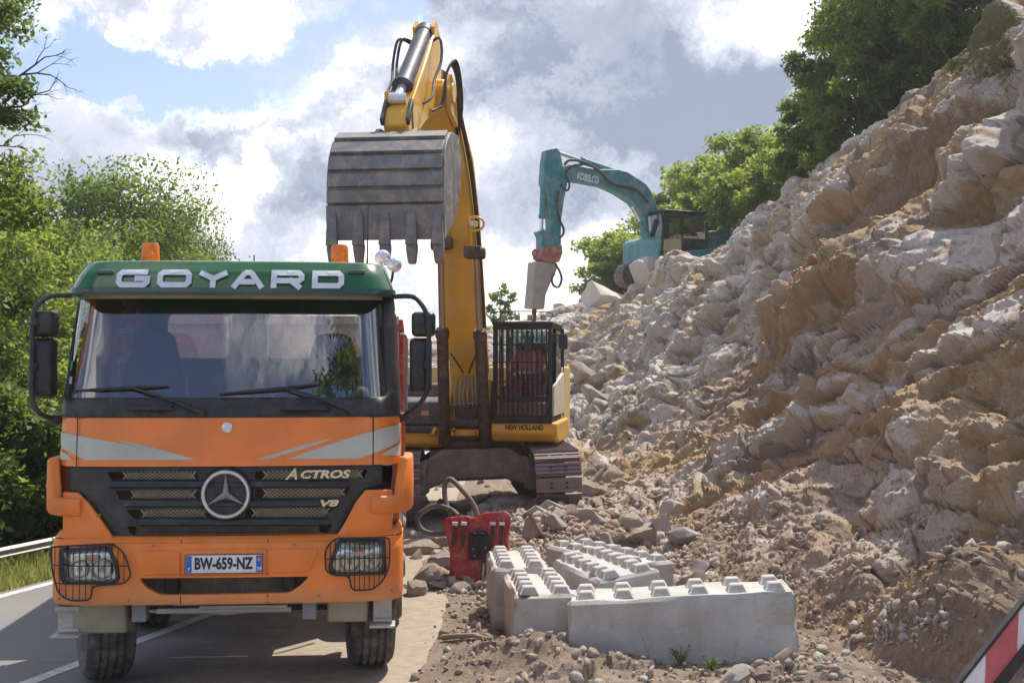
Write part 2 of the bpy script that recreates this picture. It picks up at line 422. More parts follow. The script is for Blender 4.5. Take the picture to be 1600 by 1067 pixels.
def grid_mesh(name, V, nu, nv, mat, attr=None, smooth=40, flip=False):
    me = bpy.data.meshes.new(name); nf = (nu-1)*(nv-1)
    a = (np.arange(nu-1)[:, None]*nv+np.arange(nv-1)[None, :]).ravel()
    q = np.stack([a, a+nv, a+nv+1, a+1], 1) if not flip else np.stack([a, a+1, a+nv+1, a+nv], 1)
    me.vertices.add(len(V)); me.vertices.foreach_set('co', V.astype(np.float32).ravel())
    me.loops.add(nf*4); me.loops.foreach_set('vertex_index', q.ravel().astype(np.int32))
    me.polygons.add(nf); me.polygons.foreach_set('loop_start', np.arange(0, nf*4, 4, dtype=np.int32)); me.update(calc_edges=True)
    if attr is not None:
        at = me.color_attributes.new('tone', 'FLOAT_COLOR', 'POINT'); at.data.foreach_set('color', attr.astype(np.float32).ravel())
    me.materials.append(mat); me.shade_smooth()
    if smooth: me.set_sharp_from_angle(angle=R(smooth))
    return link(bpy.data.objects.new(name, me))
# ================================================================ rock and soil materials
def rock_material(name, soil0=0.0):
    m, nt, b, out = nodes_mat(name); v = objvec(nt)
    at = nt.nodes.new('ShaderNodeAttribute'); at.attribute_name = 'tone'
    sp = nt.nodes.new('ShaderNodeSeparateColor'); nt.links.new(at.outputs['Color'], sp.inputs[0])
    cell, soil, ochre, moss = sp.outputs[0], sp.outputs[1], sp.outputs[2], at.outputs['Alpha']
    n1 = noise_(nt, .55, 9, .68, v, .6); n2 = noise_(nt, 2.2, 9, .72, v, .4); n3 = noise_(nt, 11, 8, .75, v); n4 = noise_(nt, 45, 5, .75, v)
    c = mix_(nt, ramp_(nt, n1, .36, .62), (.62, .495, .38), (.68, .62, .55))
    c = mix_(nt, mth(nt, 'MULTIPLY', ramp_(nt, n2, .46, .68), .85), c, (.52, .36, .25))
    c = mix_(nt, mth(nt, 'MULTIPLY', ramp_(nt, cell, .58, .72), .8), c, (.80, .755, .69))
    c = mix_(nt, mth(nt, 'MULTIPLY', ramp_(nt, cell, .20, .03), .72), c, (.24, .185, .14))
    c = mix_(nt, mth(nt, 'MULTIPLY', ramp_(nt, n3, .52, .72), .5), c, (.42, .31, .225))
    so = mth(nt, 'ADD', soil, mth(nt, 'MULTIPLY', mth(nt, 'SUBTRACT', n2, .5), 1.1), True)
    sc = mix_(nt, ramp_(nt, n3, .3, .7), (.29, .20, .135), (.44, .33, .24))
    c = mix_(nt, ramp_(nt, so, .3, .62), c, sc)
    oc = mth(nt, 'ADD', ochre, mth(nt, 'MULTIPLY', mth(nt, 'SUBTRACT', n2, .5), 1.3), True)
    c = mix_(nt, mth(nt, 'MULTIPLY', ramp_(nt, oc, .3, .8), .72), c, mix_(nt, n3, (.42, .25, .10), (.62, .45, .25)))
    mo = mth(nt, 'ADD', moss, mth(nt, 'MULTIPLY', mth(nt, 'SUBTRACT', n3, .5), 1.6), True)
    c = mix_(nt, mth(nt, 'MULTIPLY', ramp_(nt, mo, .4, .8), .85), c, mix_(nt, n4, (.07, .08, .012), (.17, .18, .04)))
    c = mix_(nt, ramp_(nt, n4, .2, .8), mix_(nt, 1, c, (.72, .70, .68), 'MULTIPLY'), mix_(nt, 1, c, (1.14, 1.14, 1.15), 'MULTIPLY'))
    nt.links.new(c, b.inputs['Base Color']); b.inputs['Roughness'].default_value = .92
    b.inputs['Specular IOR Level'].default_value = .25
    h = mth(nt, 'ADD', mth(nt, 'MULTIPLY', n3, .7), mth(nt, 'MULTIPLY', n4, .35))
    bump_(nt, b, h, .9, .09)
    return m
M_rock = rock_material('cut_rock')
# ================================================================ the rock slope
def catmull(P4, t):
    p0, p1, p2, p3 = P4
    return .5*((2*p1)+(-p0+p2)*t+(2*p0-5*p1+4*p2-p3)*t*t+(-p0+3*p1-3*p2+p3)*t**3)
def curve_at(pts, t):
    pts = np.array(pts, float); n = len(pts); i = np.clip(np.floor(t).astype(int), 0, n-2); f = (t-i)[:, None]
    g = lambda k: pts[np.clip(k, 0, n-1)]
    return catmull((g(i-1), g(i), g(i+1), g(i+2)), f)
TOE = [(4.9, 3, 0), (4.2, 6.5, 0), (3.25, 9.3, 0), (2.75, 11, 0), (2.35, 13, 0), (1.95, 15, 0), (1.7, 17, .05), (1.6, 19.5, .08), (1.55, 22, .1),
       (1.6, 25, .12), (1.3, 29, .15), (.6, 33, .2), (-1, 36, .2), (-3.4, 38, .2), (-8, 40, .2)]
CR = [P(2500, -720, 8), P(2100, -400, 12), P(1930, -230, 15), P(1770, -90, 18), P(1640, 0, 21), P(1548, 92, 24), P(1465, 142, 27), P(1362, 222, 31), P(1225, 318, 38),
      P(1140, 385, 43), P(1000, 458, 50), P(930, 478, 53), P(850, 495, 56), P(760, 512, 58), P(560, 545, 64)]
CR = [tuple(c) for c in CR]
def slope_base(t, v):
    a = curve_at(TOE, t); b = curve_at(CR, t); h = v[:, None]
    zf = h+.09*np.sin(h*math.pi*2)*-1
    p = a+(b-a)*np.concatenate([h, h, zf], 1)
    return p
def build_slope():
    tk = [(0, 12), (1, 34), (2, 130), (3, 130), (4, 110), (5, 95), (6, 90), (7, 85), (8, 60), (9, 60), (10, 45), (11, 40), (12, 26), (13, 18)]
    t = np.concatenate([np.linspace(a, a+1, n, endpoint=False) for a, n in tk]+[[14]]); nv = 430; v = np.linspace(-.04, 1.0, nv); nu = len(t)
    T, V_ = np.meshgrid(t, v, indexing='ij'); T = T.ravel(); V_ = V_.ravel()
    B = slope_base(T, V_); E = 1e-2
    du = slope_base(np.clip(T+E, 0, 14), V_)-slope_base(np.clip(T-E, 0, 14), V_); dv = slope_base(T, V_+E)-slope_base(T, V_-E)
    N = np.cross(dv, du); N /= np.linalg.norm(N, axis=1)[:, None]+1e-9
    N = np.where(N[:, :1] > 0, -N, N)
    px, py = to_px(B)
    def ell(cx, cy, rx, ry, ang=0, s=.5):
        a = R(ang); x, y = px-cx, py-cy; u, w = x*math.cos(a)+y*math.sin(a), -x*math.sin(a)+y*math.cos(a)
        return smooth01(-np.sqrt((u/rx)**2+(w/ry)**2), -1-s, -1+s)
    # along-strata frame: stretch the blocks along the crest direction
    ax = np.array([-.22, .93, -.29]); ax /= np.linalg.norm(ax); up = np.array([.35, .36, .86]); up -= ax*up.dot(ax); up /= np.linalg.norm(up); cr = np.cross(ax, up)
    Q = np.stack([B@ax/1.9, B@up*1.1, B@cr], 1)
    warp = np.stack([fbm(B*.6, 3, 50), fbm(B*.6, 3, 60), fbm(B*.6, 3, 70)], 1)
    Qw = Q+warp*.55
    soil = np.clip(ell(1510, 1020, 220, 110, -32)+ell(1390, 330, 230, 34, -42)+ell(1060, 850, 130, 60, -10)*.6+ell(1180, 600, 120, 40, -45)*.5
                   + smooth01(-V_, -.10, -.02)*.4+fbm(B*.35, 3, 5)*.35+.08, 0, 1)
    f1, r1, e1 = facets(Qw/2.4, 1, .8); f2, r2, e2 = facets(Qw/.85+9, 20, 1.0); f3, r3, e3 = facets((Q+warp*.2)/.34+3, 40, 1.0); f4, r4, e4 = facets(Q/.13+7, 60, 1.0)
    rk = 1-.72*smooth01(soil, .35, .75)
    low = .55+.45*smooth01(V_, .05, .35)
    near = 1-.35*smooth01(B[:, 1], 28, 45)
    g1, g2, g3, g4 = smooth01(e1, 0, .24), smooth01(e2, 0, .19), smooth01(e3, 0, .22), smooth01(e4, 0, .35)
    rid = 1-np.abs(fbm(Qw*.55+4, 4, 33, .5))*2.2
    d = fbm(B*.28, 3, 8)*.40*low+rid*.12*low*rk+rk*low*((f1+.3)*.36*g1+(f2+.2)*.24*g2+(f3+.2)*.095*g3+(f4+.2)*.045*g4)*near+(1-rk)*((f4+.2)*.035*g4+(f3+.2)*.05*g3)
    saw = (Q[:, 1]*.95+fbm(B*.8, 3, 30)*.7) % 1.0
    d += rk*low*.09*(smooth01(saw, 0, .75)-smooth01(saw, .75, 1))
    d += fbm(B*2.6, 5, 11, .62)*.075+fbm(B*13, 4, 90, .65)*.036
    sG = fbm(np.stack([Q[:, 0]*.42, Q[:, 1]*.75, Q[:, 2]*.5], 1)+warp*.22, 3, 160, .5); seam = np.exp(-(sG/.045)**2)*smooth01(B[:, 0]*0+rk, .3, .8); d -= seam*.22*low
    crack = smooth01(-e2, -.05, 0); d -= rk*crack*.05
    d += .9*ell(1045, 432, 50, 12, -22)
    # the features one sees: crevice, overhanging blocks, the spoil fan
    d -= .55*ell(1430, 300, 190, 24, -40, .6)+.30*ell(1250, 470, 50, 20, -40, .6)
    d += .38*ell(1450, 420, 90, 55, -15)+.38*ell(1335, 455, 60, 45, -20)+.25*ell(1560, 260, 60, 50)+.15*ell(1540, 690, 90, 120)+.25*ell(1265, 520, 45, 45)
    d += .40*ell(1520, 1030, 170, 90, -25)-.30*ell(1370, 760, 60, 60, 0, .6)
    d *= smooth01(V_, -.04, .06)*.85+.15
    d = (d-.28*smooth01(V_, .55, .95))*(1-.6*smooth01(V_, .75, 1.0))
    ochre = np.clip(ell(1330, 470, 110, 50, -25)+ell(1590, 720, 90, 150)*.75+ell(1480, 330, 90, 40, -30)*.8+ell(1215, 500, 35, 50)*.8+fbm(B*.5, 3, 77)*.7-.12, 0, 1)
    moss = np.clip(ell(1545, 75, 75, 70, -20)+ell(1440, 215, 60, 14, -40)*.5+ell(1390, 430, 70, 30, -40)*.5, 0, 1)
    V = B+N*d[:, None]
    sN = fbm(np.stack([Q[:, 0]*.35, Q[:, 1]*1.5, Q[:, 2]*.7], 1)+warp*.3, 4, 120, .6); sM = fbm(np.stack([Q[:, 0]*.5, Q[:, 1]*2.4, Q[:, 2]*.9], 1)+warp*.3+7, 4, 140, .6)
    ochre = np.clip(ochre+smooth01(sN, .08, .34)*.9, 0, 1)
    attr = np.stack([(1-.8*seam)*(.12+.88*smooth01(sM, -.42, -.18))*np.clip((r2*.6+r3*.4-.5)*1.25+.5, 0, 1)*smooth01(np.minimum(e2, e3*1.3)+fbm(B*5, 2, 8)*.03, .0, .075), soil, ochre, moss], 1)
    tag(grid_mesh('rock_slope', V, nu, nv, M_rock, attr, 32), kind='structure')
    return V, T, V_, soil, nu, nv, N
SV, ST, SVV, SSOIL, SNU, SNV, SN = build_slope()
def build_plateau():                                   # the wooded hill top that runs back from the crest
    nu, nv = 180, 40; t = np.linspace(0, 14, nu); T, W_ = np.meshgrid(t, np.linspace(0, 1, nv), indexing='ij'); T = T.ravel(); W_ = W_.ravel()
    idx = np.array([int(np.argmin(abs(ST[::SNV]-x))) for x in t]); edge = SV.reshape(SNU, SNV, 3)[idx, -1]
    E = np.repeat(edge, nv, 0); d = np.array([.92, .40, 0]); out = E+np.outer(W_, d)*45
    out[:, 2] += W_*7+fbm(out*.25, 3, 3)*.5*smooth01(W_, 0, .1)-.1*W_
    tag(grid_mesh('hilltop', out, nu, nv, M_rock, np.tile([.5, .8, .1, .5], (len(out), 1)), None), kind='structure')
build_plateau()
# ================================================================ ground, road, verge
def road_left(y):                                      # x of the left road edge
    return -5.37+.275*(y-13.4)-np.where(y > 22, (y-22)**2*.018, 0)
def gz(x, y):
    x = np.asarray(x, float); y = np.asarray(y, float); p = np.stack([x, y, x*0], 1)
    dirt = smooth01(x, -1.25, -.3)
    z = fbm(p*.8, 3, 4)*.05*dirt
    z += .20*np.exp(-((x-.12)/.42)**2-((y-9.95)/.30)**2)+.14*np.exp(-((x+.25)/.25)**2-((y-10.5)/.6)**2)+.14*np.exp(-((x-.6)/.7)**2-((y-9.75)/.35)**2)+.2*np.exp(-((x-2.2)/.8)**2-((y-9.2)/.9)**2)
    z += .16*smooth01(y, 14, 17)*dirt+.22*np.exp(-((x-.9)/.9)**2-((y-17.2)/1.3)**2)+.10*np.exp(-((x+.3)/.5)**2-((y-14.6)/.9)**2)
    f, _, _ = facets(p/.33+2, 5, .8); f2, _, _ = facets(p/.12, 15, .8); rough = smooth01(x, -.75, -.2)
    z += rough*(f*.045+f2*.022+fbm(p*9, 3, 6)*.02)
    e = road_left(y)
    off = np.maximum(e-.5-x, 0)
    z -= .10*np.minimum(off, 1.4)+.42*np.maximum(off-1.4, 0)*np.exp(-np.maximum(off-1.4, 0)*.04)
    z = np.maximum(z, -7)
    z -= .03*(1-smooth01(x, -.9, -.55))
    return z
def soil_material():
    m, nt, b, out = nodes_mat('dirt'); v = objvec(nt)
    n1 = noise_(nt, .9, 8, .65, v, .5); n2 = noise_(nt, 6, 8, .72, v); n3 = noise_(nt, 40, 5, .75, v)
    c = mix_(nt, ramp_(nt, n1, .35, .65), (.215, .165, .12), (.31, .25, .19))
    c = mix_(nt, mth(nt, 'MULTIPLY', ramp_(nt, n2, .5, .7), .7), c, (.20, .145, .10))
    c = mix_(nt, ramp_(nt, n3, .25, .75), mix_(nt, 1, c, (.68, .66, .64), 'MULTIPLY'), mix_(nt, 1, c, (1.22, 1.22, 1.22), 'MULTIPLY'))
    sp = nt.nodes.new('ShaderNodeSeparateXYZ'); nt.links.new(v, sp.inputs[0])
    green = ramp_(nt, mth(nt, 'ADD', sp.outputs[0], mth(nt, 'MULTIPLY', sp.outputs[1], -.275)), -9.0, -9.6)
    c = mix_(nt, green, c, (.12, .15, .04))
    nt.links.new(c, b.inputs['Base Color']); b.inputs['Roughness'].default_value = .95
    bump_(nt, b, mth(nt, 'ADD', mth(nt, 'MULTIPLY', n2, .6), mth(nt, 'MULTIPLY', n3, .4)), .8, .04)
    return m
M_dirt = soil_material()
def build_ground():
    xs = np.concatenate([np.linspace(-140, -14, 24, endpoint=False), np.linspace(-14, -1.3, 60, endpoint=False), np.linspace(-1.3, 4.6, 330, endpoint=False), np.linspace(4.6, 140, 20)])
    ys = np.concatenate([np.linspace(-30, 7, 20, endpoint=False), np.linspace(7, 22, 480, endpoint=False), np.linspace(22, 45, 60, endpoint=False), np.linspace(45, 900, 40)])
    X, Y = np.meshgrid(xs, ys, indexing='ij'); V = np.stack([X.ravel(), Y.ravel(), gz(X.ravel(), Y.ravel())], 1)
    tag(grid_mesh('ground', V, len(xs), len(ys), M_dirt, None, 35), kind='structure')
build_ground()
def road_material():
    m, nt, b, out = nodes_mat('asphalt'); v = objvec(nt)
    n1 = noise_(nt, .8, 8, .65, v, .4); n2 = noise_(nt, 7, 8, .7, v); n3 = noise_(nt, 110, 4, .8, v)
    a = mix_(nt, ramp_(nt, n3, .3, .7), (.15, .147, .145), (.27, .265, .26))
    a = mix_(nt, mth(nt, 'MULTIPLY', ramp_(nt, n1, .4, .62), .45), a, (.28, .25, .21))
    sp = nt.nodes.new('ShaderNodeSeparateXYZ'); nt.links.new(v, sp.inputs[0])
    e = mth(nt, 'ADD', sp.outputs[0], mth(nt, 'MULTIPLY', mth(nt, 'SUBTRACT', n1, .5), 3.2))
    d = mth(nt, 'ADD', ramp_(nt, e, -3.4, -1.5), mth(nt, 'MULTIPLY', mth(nt, 'SUBTRACT', n2, .5), .7), True)
    dirt = mix_(nt, ramp_(nt, n2, .3, .72), (.44, .37, .29), (.31, .25, .19))
    dirt = mix_(nt, ramp_(nt, n3, .25, .75), mix_(nt, 1, dirt, (.78, .76, .74), 'MULTIPLY'), mix_(nt, 1, dirt, (1.15, 1.15, 1.15), 'MULTIPLY'))
    nt.links.new(mix_(nt, ramp_(nt, d, .15, .8), a, dirt), b.inputs['Base Color']); b.inputs['Roughness'].default_value = .88
    bump_(nt, b, mth(nt, 'ADD', mth(nt, 'MULTIPLY', n2, .5), mth(nt, 'MULTIPLY', n3, .3)), .6, .02)
    return m
def build_road():
    ys = np.linspace(-20, 60, 220); nv = 60; V = []
    for y in ys:
        l = float(road_left(np.array(y)))
        r = min(-.62+.06*math.sin(y*1.7)+.04*math.sin(y*5.1+1), l+8)
        for k in range(nv):
            x = l+(r-l)*k/(nv-1); V.append((x, y, 0))
    tag(grid_mesh('road', np.array(V), len(ys), nv, road_material(), None, None), kind='structure')
    M_line = painted('road_paint', (.66, .66, .64), .7, dust=(.30, .28, .25), amount=.75, scale=6)
    def line(off, w, y0, y1):
        mb = MB(); Y = np.linspace(y0, y1, 60)
        for a, b in zip(Y[:-1], Y[1:]):
            xa, xb = float(road_left(np.array(a)))+off, float(road_left(np.array(b)))+off
            mb.add([(xa, a, .004), (xa+w, a, .004), (xb+w, b, .004), (xb, b, .004)], [(0, 1, 2, 3)])
        tag(mb.build('road_marking', M_line), kind='structure')
    line(.10, .13, -5, 55); line(2.74, .13, -5, 12.5)
build_road()
# ================================================================ loose rock
def rock_mesh(name, seed, sub=3, sharp=.34):
    bm = bmesh.new(); bmesh.ops.create_icosphere(bm, subdivisions=sub, radius=1)
    V = np.array([v.co[:] for v in bm.verts]); rs = np.random.RandomState(seed)
    # cut a ball with random planes: angular broken stone
    for _ in range(16):
        n = rs.normal(size=3); n /= np.linalg.norm(n); h = rs.uniform(.34, .66); d = V@n-h; V = V-np.outer(np.clip(d, 0, None), n)*.97
    V *= np.array([1, rs.uniform(.65, .95), rs.uniform(.5, .8)])
    f, r, e = facets(V*2.2+seed, seed, .8); V *= (1+f*.05+fbm(V*6+seed, 4, seed, .6)*.035)[:, None]*1.5
    for v, c in zip(bm.verts, V): v.co = c
    me = bpy.data.meshes.new(name); bm.to_mesh(me); bm.free()
    at = me.color_attributes.new('tone', 'FLOAT_COLOR', 'POINT')
    at.data.foreach_set('color', np.tile([rs.uniform(.5, 1), 0, rs.uniform(0, .15), 0], (len(V), 1)).astype(np.float32).ravel())
    me.materials.append(M_rock); me.shade_smooth(); me.set_sharp_from_angle(angle=R(24)); return me
ROCKS = [rock_mesh('boulder', 100+i) for i in range(9)]
def surf_z(x, y): return float(gz([x], [y])[0])
def put_rock(x, y, s, z=None, sink=.3, name='boulder', rot=None, sc=(1, 1, 1)):
    o = bpy.data.objects.new(name, random.choice(ROCKS)); z = surf_z(x, y) if z is None else z
    o.scale = (s*sc[0], s*sc[1], s*sc[2]); o.location = (x, y, z+s*sc[2]*(.5-sink))
    o.rotation_euler = rot or (random.uniform(-.4, .4), random.uniform(-.4, .4), random.uniform(0, 6.3)); link(o); return o
GRP = 'broken boulders lying loose in the rubble'
LB = 'broken pale boulder lying loose in the rubble at the foot of the slope'
BIGL = ['largest slab shaped boulder below the middle of the yellow excavator undercarriage', 'upright boulder just below the largest slab boulder', 'broad boulder lying against the bottom of the right crawler track',
        'boulder right behind the top corner of the red attachment plate', 'broad boulder at the left side of the red attachment plate', 'boulder under the hose loop, next to the truck flank', 'small boulder at the lower left corner of the red plate',
        'flat boulder between the truck front wheel and the red plate', 'boulder between the largest slab and the right crawler track', 'long boulder behind the left end of the rearmost concrete block', 'boulder right of the crawler track at the edge of the slope rubble',
        'wide flat topped boulder behind the middle of the rearmost block', 'low wide boulder directly behind the rearmost concrete block', 'big boulder high in the rubble, right of the crawler track', 'boulder touching the outer side of the right crawler track',
        'boulder at the foot of the slope behind the right end of the rear block', 'flat boulder right of the rearmost concrete block', 'boulder closest to the truck flank, left of the red plate']
def rubble_label(px, py, s):
    size = 'small' if s < .09 else 'middling' if s < .16 else 'large'
    if px < 700: w = 'between the truck flank and the red attachment plate'
    elif px < 830: w = 'below the yellow excavator, behind the red plate' if py < 830 else 'just behind the leftmost concrete block'
    elif px < 930: w = 'at the foot of the right crawler track' if py < 830 else 'behind the rearmost concrete block'
    elif px < 1010: w = 'right of the crawler track where the slope begins' if py < 830 else 'behind the right end of the rearmost block'
    else: w = 'high at the foot of the rock slope' if py < 840 else 'at the slope foot right of the rearmost block'
    return size+' pale stone in the rubble '+w
def build_boulders():
    big = [(800, 792, .46, (1.25, .8, .75)), (832, 842, .24, (1, .9, 1.1)), (884, 792, .26, (1.3, 1, .8)), (756, 800, .2, (1, 1, 1)), (690, 868, .30, (1.2, 1, .9)), (662, 840, .26, (1, 1, 1.1)),
           (716, 900, .16, (1, 1, .8)), (690, 893, .2, (1.5, 1, .45)), (862, 815, .18, (1, 1, 1)), (930, 835, .2, (1.3, 1, .8)), (960, 800, .2, (1, 1, 1)), (985, 830, .24, (1.3, 1, .7)),
           (900, 860, .26, (1.3, 1, .7)), (1010, 790, .28, (1, 1, 1)), (940, 770, .22, (1, 1, 1)), (1040, 840, .2, (1, 1, 1)), (1075, 880, .2, (1.4, 1, .6)), (655, 900, .22, (1, 1, 1))]
    for (px, py, s, sc), lab in zip(big, BIGL):
        g = G(px, py+8, .12); tag(put_rock(g.x, g.y, s*.9, sc=sc, sink=.25), lab, 'boulder', GRP)
    rs = random.Random(5); n = 0
    while n < 120:
        px, py = rs.uniform(640, 1090), rs.uniform(752, 915); g = G(px, py, .1)
        if 745 < px < 1060 and py > 862: continue
        if g.x < -1.05 and g.y < 15 or (690 < px < 800 and py > 800): continue
        s = rs.choice([.06, .08, .10, .12, .15, .19, .24]); o = put_rock(g.x, g.y, s, sink=.15)
        tag(o, rubble_label(px, py, s), 'boulder', 'loose stones: '+rubble_label(px, py, s)[:46]); n += 1
    # set pieces in front
    tag(put_rock(P(1147, 1055, 9.15).x, 9.15, .17, z=.08, sink=.2, sc=(1.15, 1, .85)), 'pale grey boulder at the bottom edge, just in front of the long concrete block', 'boulder')
    tag(put_rock(P(1225, 1018, 9.55).x, 9.55, .10, z=.15, sink=.2), 'fist sized tan stone leaning on the lower right corner of the long concrete block', 'stone')
    tag(put_rock(P(1340, 1066, 9.3).x, 9.3, .17, z=.05, sink=.1, sc=(1.3, 1, .7)), 'bluish grey flat boulder at the bottom edge below the brown spoil', 'boulder')
    tag(put_rock(P(945, 478, 52).x, 52, 1.0, z=P(945, 478, 52).z-.1, sink=.2, sc=(1.2, 1, .8)), 'largest pale boulder on the skyline between the hammer and the teal excavator', 'boulder')
    for i in range(26):
        px = 845+i*5.2+rs.uniform(-4, 4); py = 497-(px-850)*.17+rs.uniform(-1, 7); w = P(px, py, 54)
        tag(put_rock(w.x, w.y+rs.uniform(-1, 1), rs.uniform(.25, .55), z=w.z, sink=.3), 'pale boulder in the row along the far skyline below the hydraulic hammer', 'boulder', 'boulders along the far skyline')
    for px, py, s, lab in ((905, 585, .5, 'largest'), (930, 590, .45, 'second largest'), (915, 560, .42, 'middle upper one'), (890, 600, .35, 'leftmost'), (925, 612, .4, 'lowest'), (952, 575, .3, 'rightmost'), (895, 570, .35, 'upper left one'), (940, 548, .3, 'topmost')):
        w = hit_slope(px, py)
        if w is not None: tag(put_rock(w[0], w[1], s*.85, z=w[2], sink=.45), lab+' of the pale boulders right of the yellow excavator cab', 'boulder', 'boulders right of the yellow excavator cab')
    for px, py, s in ((1003, 446, .75), (1022, 441, .9), (1044, 432, .8), (1064, 424, .7), (990, 456, .6), (1012, 452, .6)):
        w = P(px, py, 46.6); tag(put_rock(w.x, w.y, s, z=w.z-.35, sink=.3), 'pale broken rock heaped against the tracks of the teal excavator', 'boulder', 'rocks against the teal excavator tracks')
_sp = None
def hit_slope(px, py):
    global _sp
    if _sp is None: _sp = to_px(SV)
    d = (_sp[0]-px)**2+(_sp[1]-py)**2; m = d < 60
    if not m.any(): return None
    i = np.where(m)[0]; return SV[i[np.argmin(SV[i, 1])]]
build_boulders()
def build_gravel():                                     # uncountable small stones over dirt and slope
    rs = np.random.RandomState(3); bm = bmesh.new(); bmesh.ops.create_icosphere(bm, subdivisions=1, radius=1)
    bv = np.array([v.co[:] for v in bm.verts]); variants = []; bf = np.array([[v.index for v in f.verts] for f in bm.faces]); bm.free()
    for _ in range(24):                                   # angular chips: a ball cut by random planes
        q = bv.copy()
        for _ in range(8):
            n_ = rs.normal(size=3); n_ /= np.linalg.norm(n_); q = q-np.outer(np.clip(q@n_-rs.uniform(.3, .7), 0, None), n_)
        variants.append(q*1.35*np.array([1, rs.uniform(.6, 1), rs.uniform(.4, .8)]))
    variants = np.array(variants); pts = []; siz = []
    n = 2600; x = rs.uniform(-.85, 2.6, n); y = rs.uniform(13.2, 19.5, n); pts.append(np.stack([x, y, gz(x, y)], 1)); siz.append(rs.gamma(2.2, .018, n)+.012)
    n = 700; x = rs.uniform(-.6, 2.6, n); y = rs.uniform(8.8, 13, n); pts.append(np.stack([x, y, gz(x, y)], 1)); siz.append(rs.gamma(2, .011, n)+.01)
    # on the flat
    n = 5200; x = rs.uniform(-.75, 3.2, n); y = rs.uniform(8.6, 20, n); z = gz(x, y); s = rs.gamma(1.5, .009, n)+.006
    dens = smooth01(x, -.9, .0)*.8+.2; k = rs.rand(n) < dens; pts.append(np.stack([x, y, z], 1)[k]); siz.append(s[k])
    # rolled down the slope
    w = (SSOIL*.7+.3)*(1.15-SVV)*(ST < 9)*(ST > 1.5)*(SVV > .0)*(SVV < .8)*(np.exp(-(SVV/.22)**2)+.06); w = w/w.sum(); i = rs.choice(len(SV), 4500, p=w); pts.append(SV[i]); siz.append(rs.gamma(1.4, .011, len(i))+.007)
    p = np.concatenate(pts); s = np.concatenate(siz); s = np.minimum(s, .13); N_ = len(p); nv = len(bv)
    V = variants[rs.randint(0, 24, N_)]; A = rs.normal(size=(N_, 3, 3)); Qm = np.linalg.qr(A)[0]; V = np.einsum('nij,nvj->nvi', Qm, V)*s[:, None, None]+p[:, None]
    V[:, :, 2] += (s*.25)[:, None]
    Fc = (bf[None]+(np.arange(N_)*nv)[:, None, None]).reshape(-1, 3)
    me = bpy.data.meshes.new('gravel'); me.vertices.add(N_*nv); me.vertices.foreach_set('co', V.astype(np.float32).ravel())
    me.loops.add(len(Fc)*3); me.loops.foreach_set('vertex_index', Fc.ravel().astype(np.int32)); me.polygons.add(len(Fc)); me.polygons.foreach_set('loop_start', np.arange(0, len(Fc)*3, 3, dtype=np.int32)); me.update(calc_edges=True)
    at = me.color_attributes.new('tone', 'FLOAT_COLOR', 'POINT'); col = np.stack([rs.uniform(.15, .75, N_), rs.uniform(0, .45, N_), rs.uniform(0, .4, N_), np.zeros(N_)], 1)
    at.data.foreach_set('color', np.repeat(col, nv, 0).astype(np.float32).ravel()); me.materials.append(M_rock)
    tag(link(bpy.data.objects.new('gravel', me)), 'small loose stones scattered over the dirt and down the rock slope', 'gravel', kind='stuff')
build_gravel()
# ================================================================ trees
def leaf_material(name, a, b_, trans):
    m, nt, b, out = nodes_mat(name)
    at = nt.nodes.new('ShaderNodeAttribute'); at.attribute_name = 'leaf'; sp = nt.nodes.new('ShaderNodeSeparateColor'); nt.links.new(at.outputs['Color'], sp.inputs[0])
    c = mix_(nt, sp.outputs[0], a, b_); nt.links.new(c, b.inputs['Base Color']); b.inputs['Roughness'].default_value = .5
    t = nt.nodes.new('ShaderNodeBsdfTranslucent'); nt.links.new(mix_(nt, sp.outputs[0], tuple(x*trans for x in a), tuple(x*trans for x in b_)), t.inputs[0])
    ad = nt.nodes.new('ShaderNodeMixShader'); ad.inputs[0].default_value = .52
    nt.links.new(b.outputs[0], ad.inputs[1]); nt.links.new(t.outputs[0], ad.inputs[2]); nt.links.new(ad.outputs[0], out.inputs[0]); return m
ML_dark = leaf_material('leaves_dark', (.065, .11, .018), (.165, .22, .035), 2.4)
ML_mid = leaf_material('leaves_mid', (.055, .10, .014), (.155, .20, .032), 2.3)
ML_light = leaf_material('leaves_light', (.10, .155, .02), (.23, .275, .045), 2.2)
M_bark = painted('bark', (.095, .075, .06), .9, amount=.3, scale=6, bump=.6)
def leaf_mesh(name, centers, size, rs, mat, tones):
    n = len(centers); nrm = rs.normal(size=(n, 3)); nrm[:, 2] = np.abs(nrm[:, 2])+.25; nrm /= np.linalg.norm(nrm, axis=1)[:, None]
    a = np.cross(nrm, rs.normal(size=(n, 3))); a /= np.linalg.norm(a, axis=1)[:, None]; b = np.cross(nrm, a); s = size*rs.uniform(.55, 1.25, n)[:, None]
    V = np.stack([centers-a*s, centers-b*s*.5-nrm*s*.15, centers+a*s, centers+b*s*.5-nrm*s*.15], 1).reshape(-1, 3)
    me = bpy.data.meshes.new(name); me.vertices.add(n*4); me.vertices.foreach_set('co', V.astype(np.float32).ravel())
    me.loops.add(n*4); me.loops.foreach_set('vertex_index', np.arange(n*4, dtype=np.int32)); me.polygons.add(n); me.polygons.foreach_set('loop_start', np.arange(0, n*4, 4, dtype=np.int32)); me.update(calc_edges=True)
    at = me.color_attributes.new('leaf', 'FLOAT_COLOR', 'POINT'); t = np.clip(tones, 0, 1); at.data.foreach_set('color', np.repeat(np.stack([t, t, t, np.ones(n)], 1), 4, 0).astype(np.float32).ravel())
    me.materials.append(mat); return me
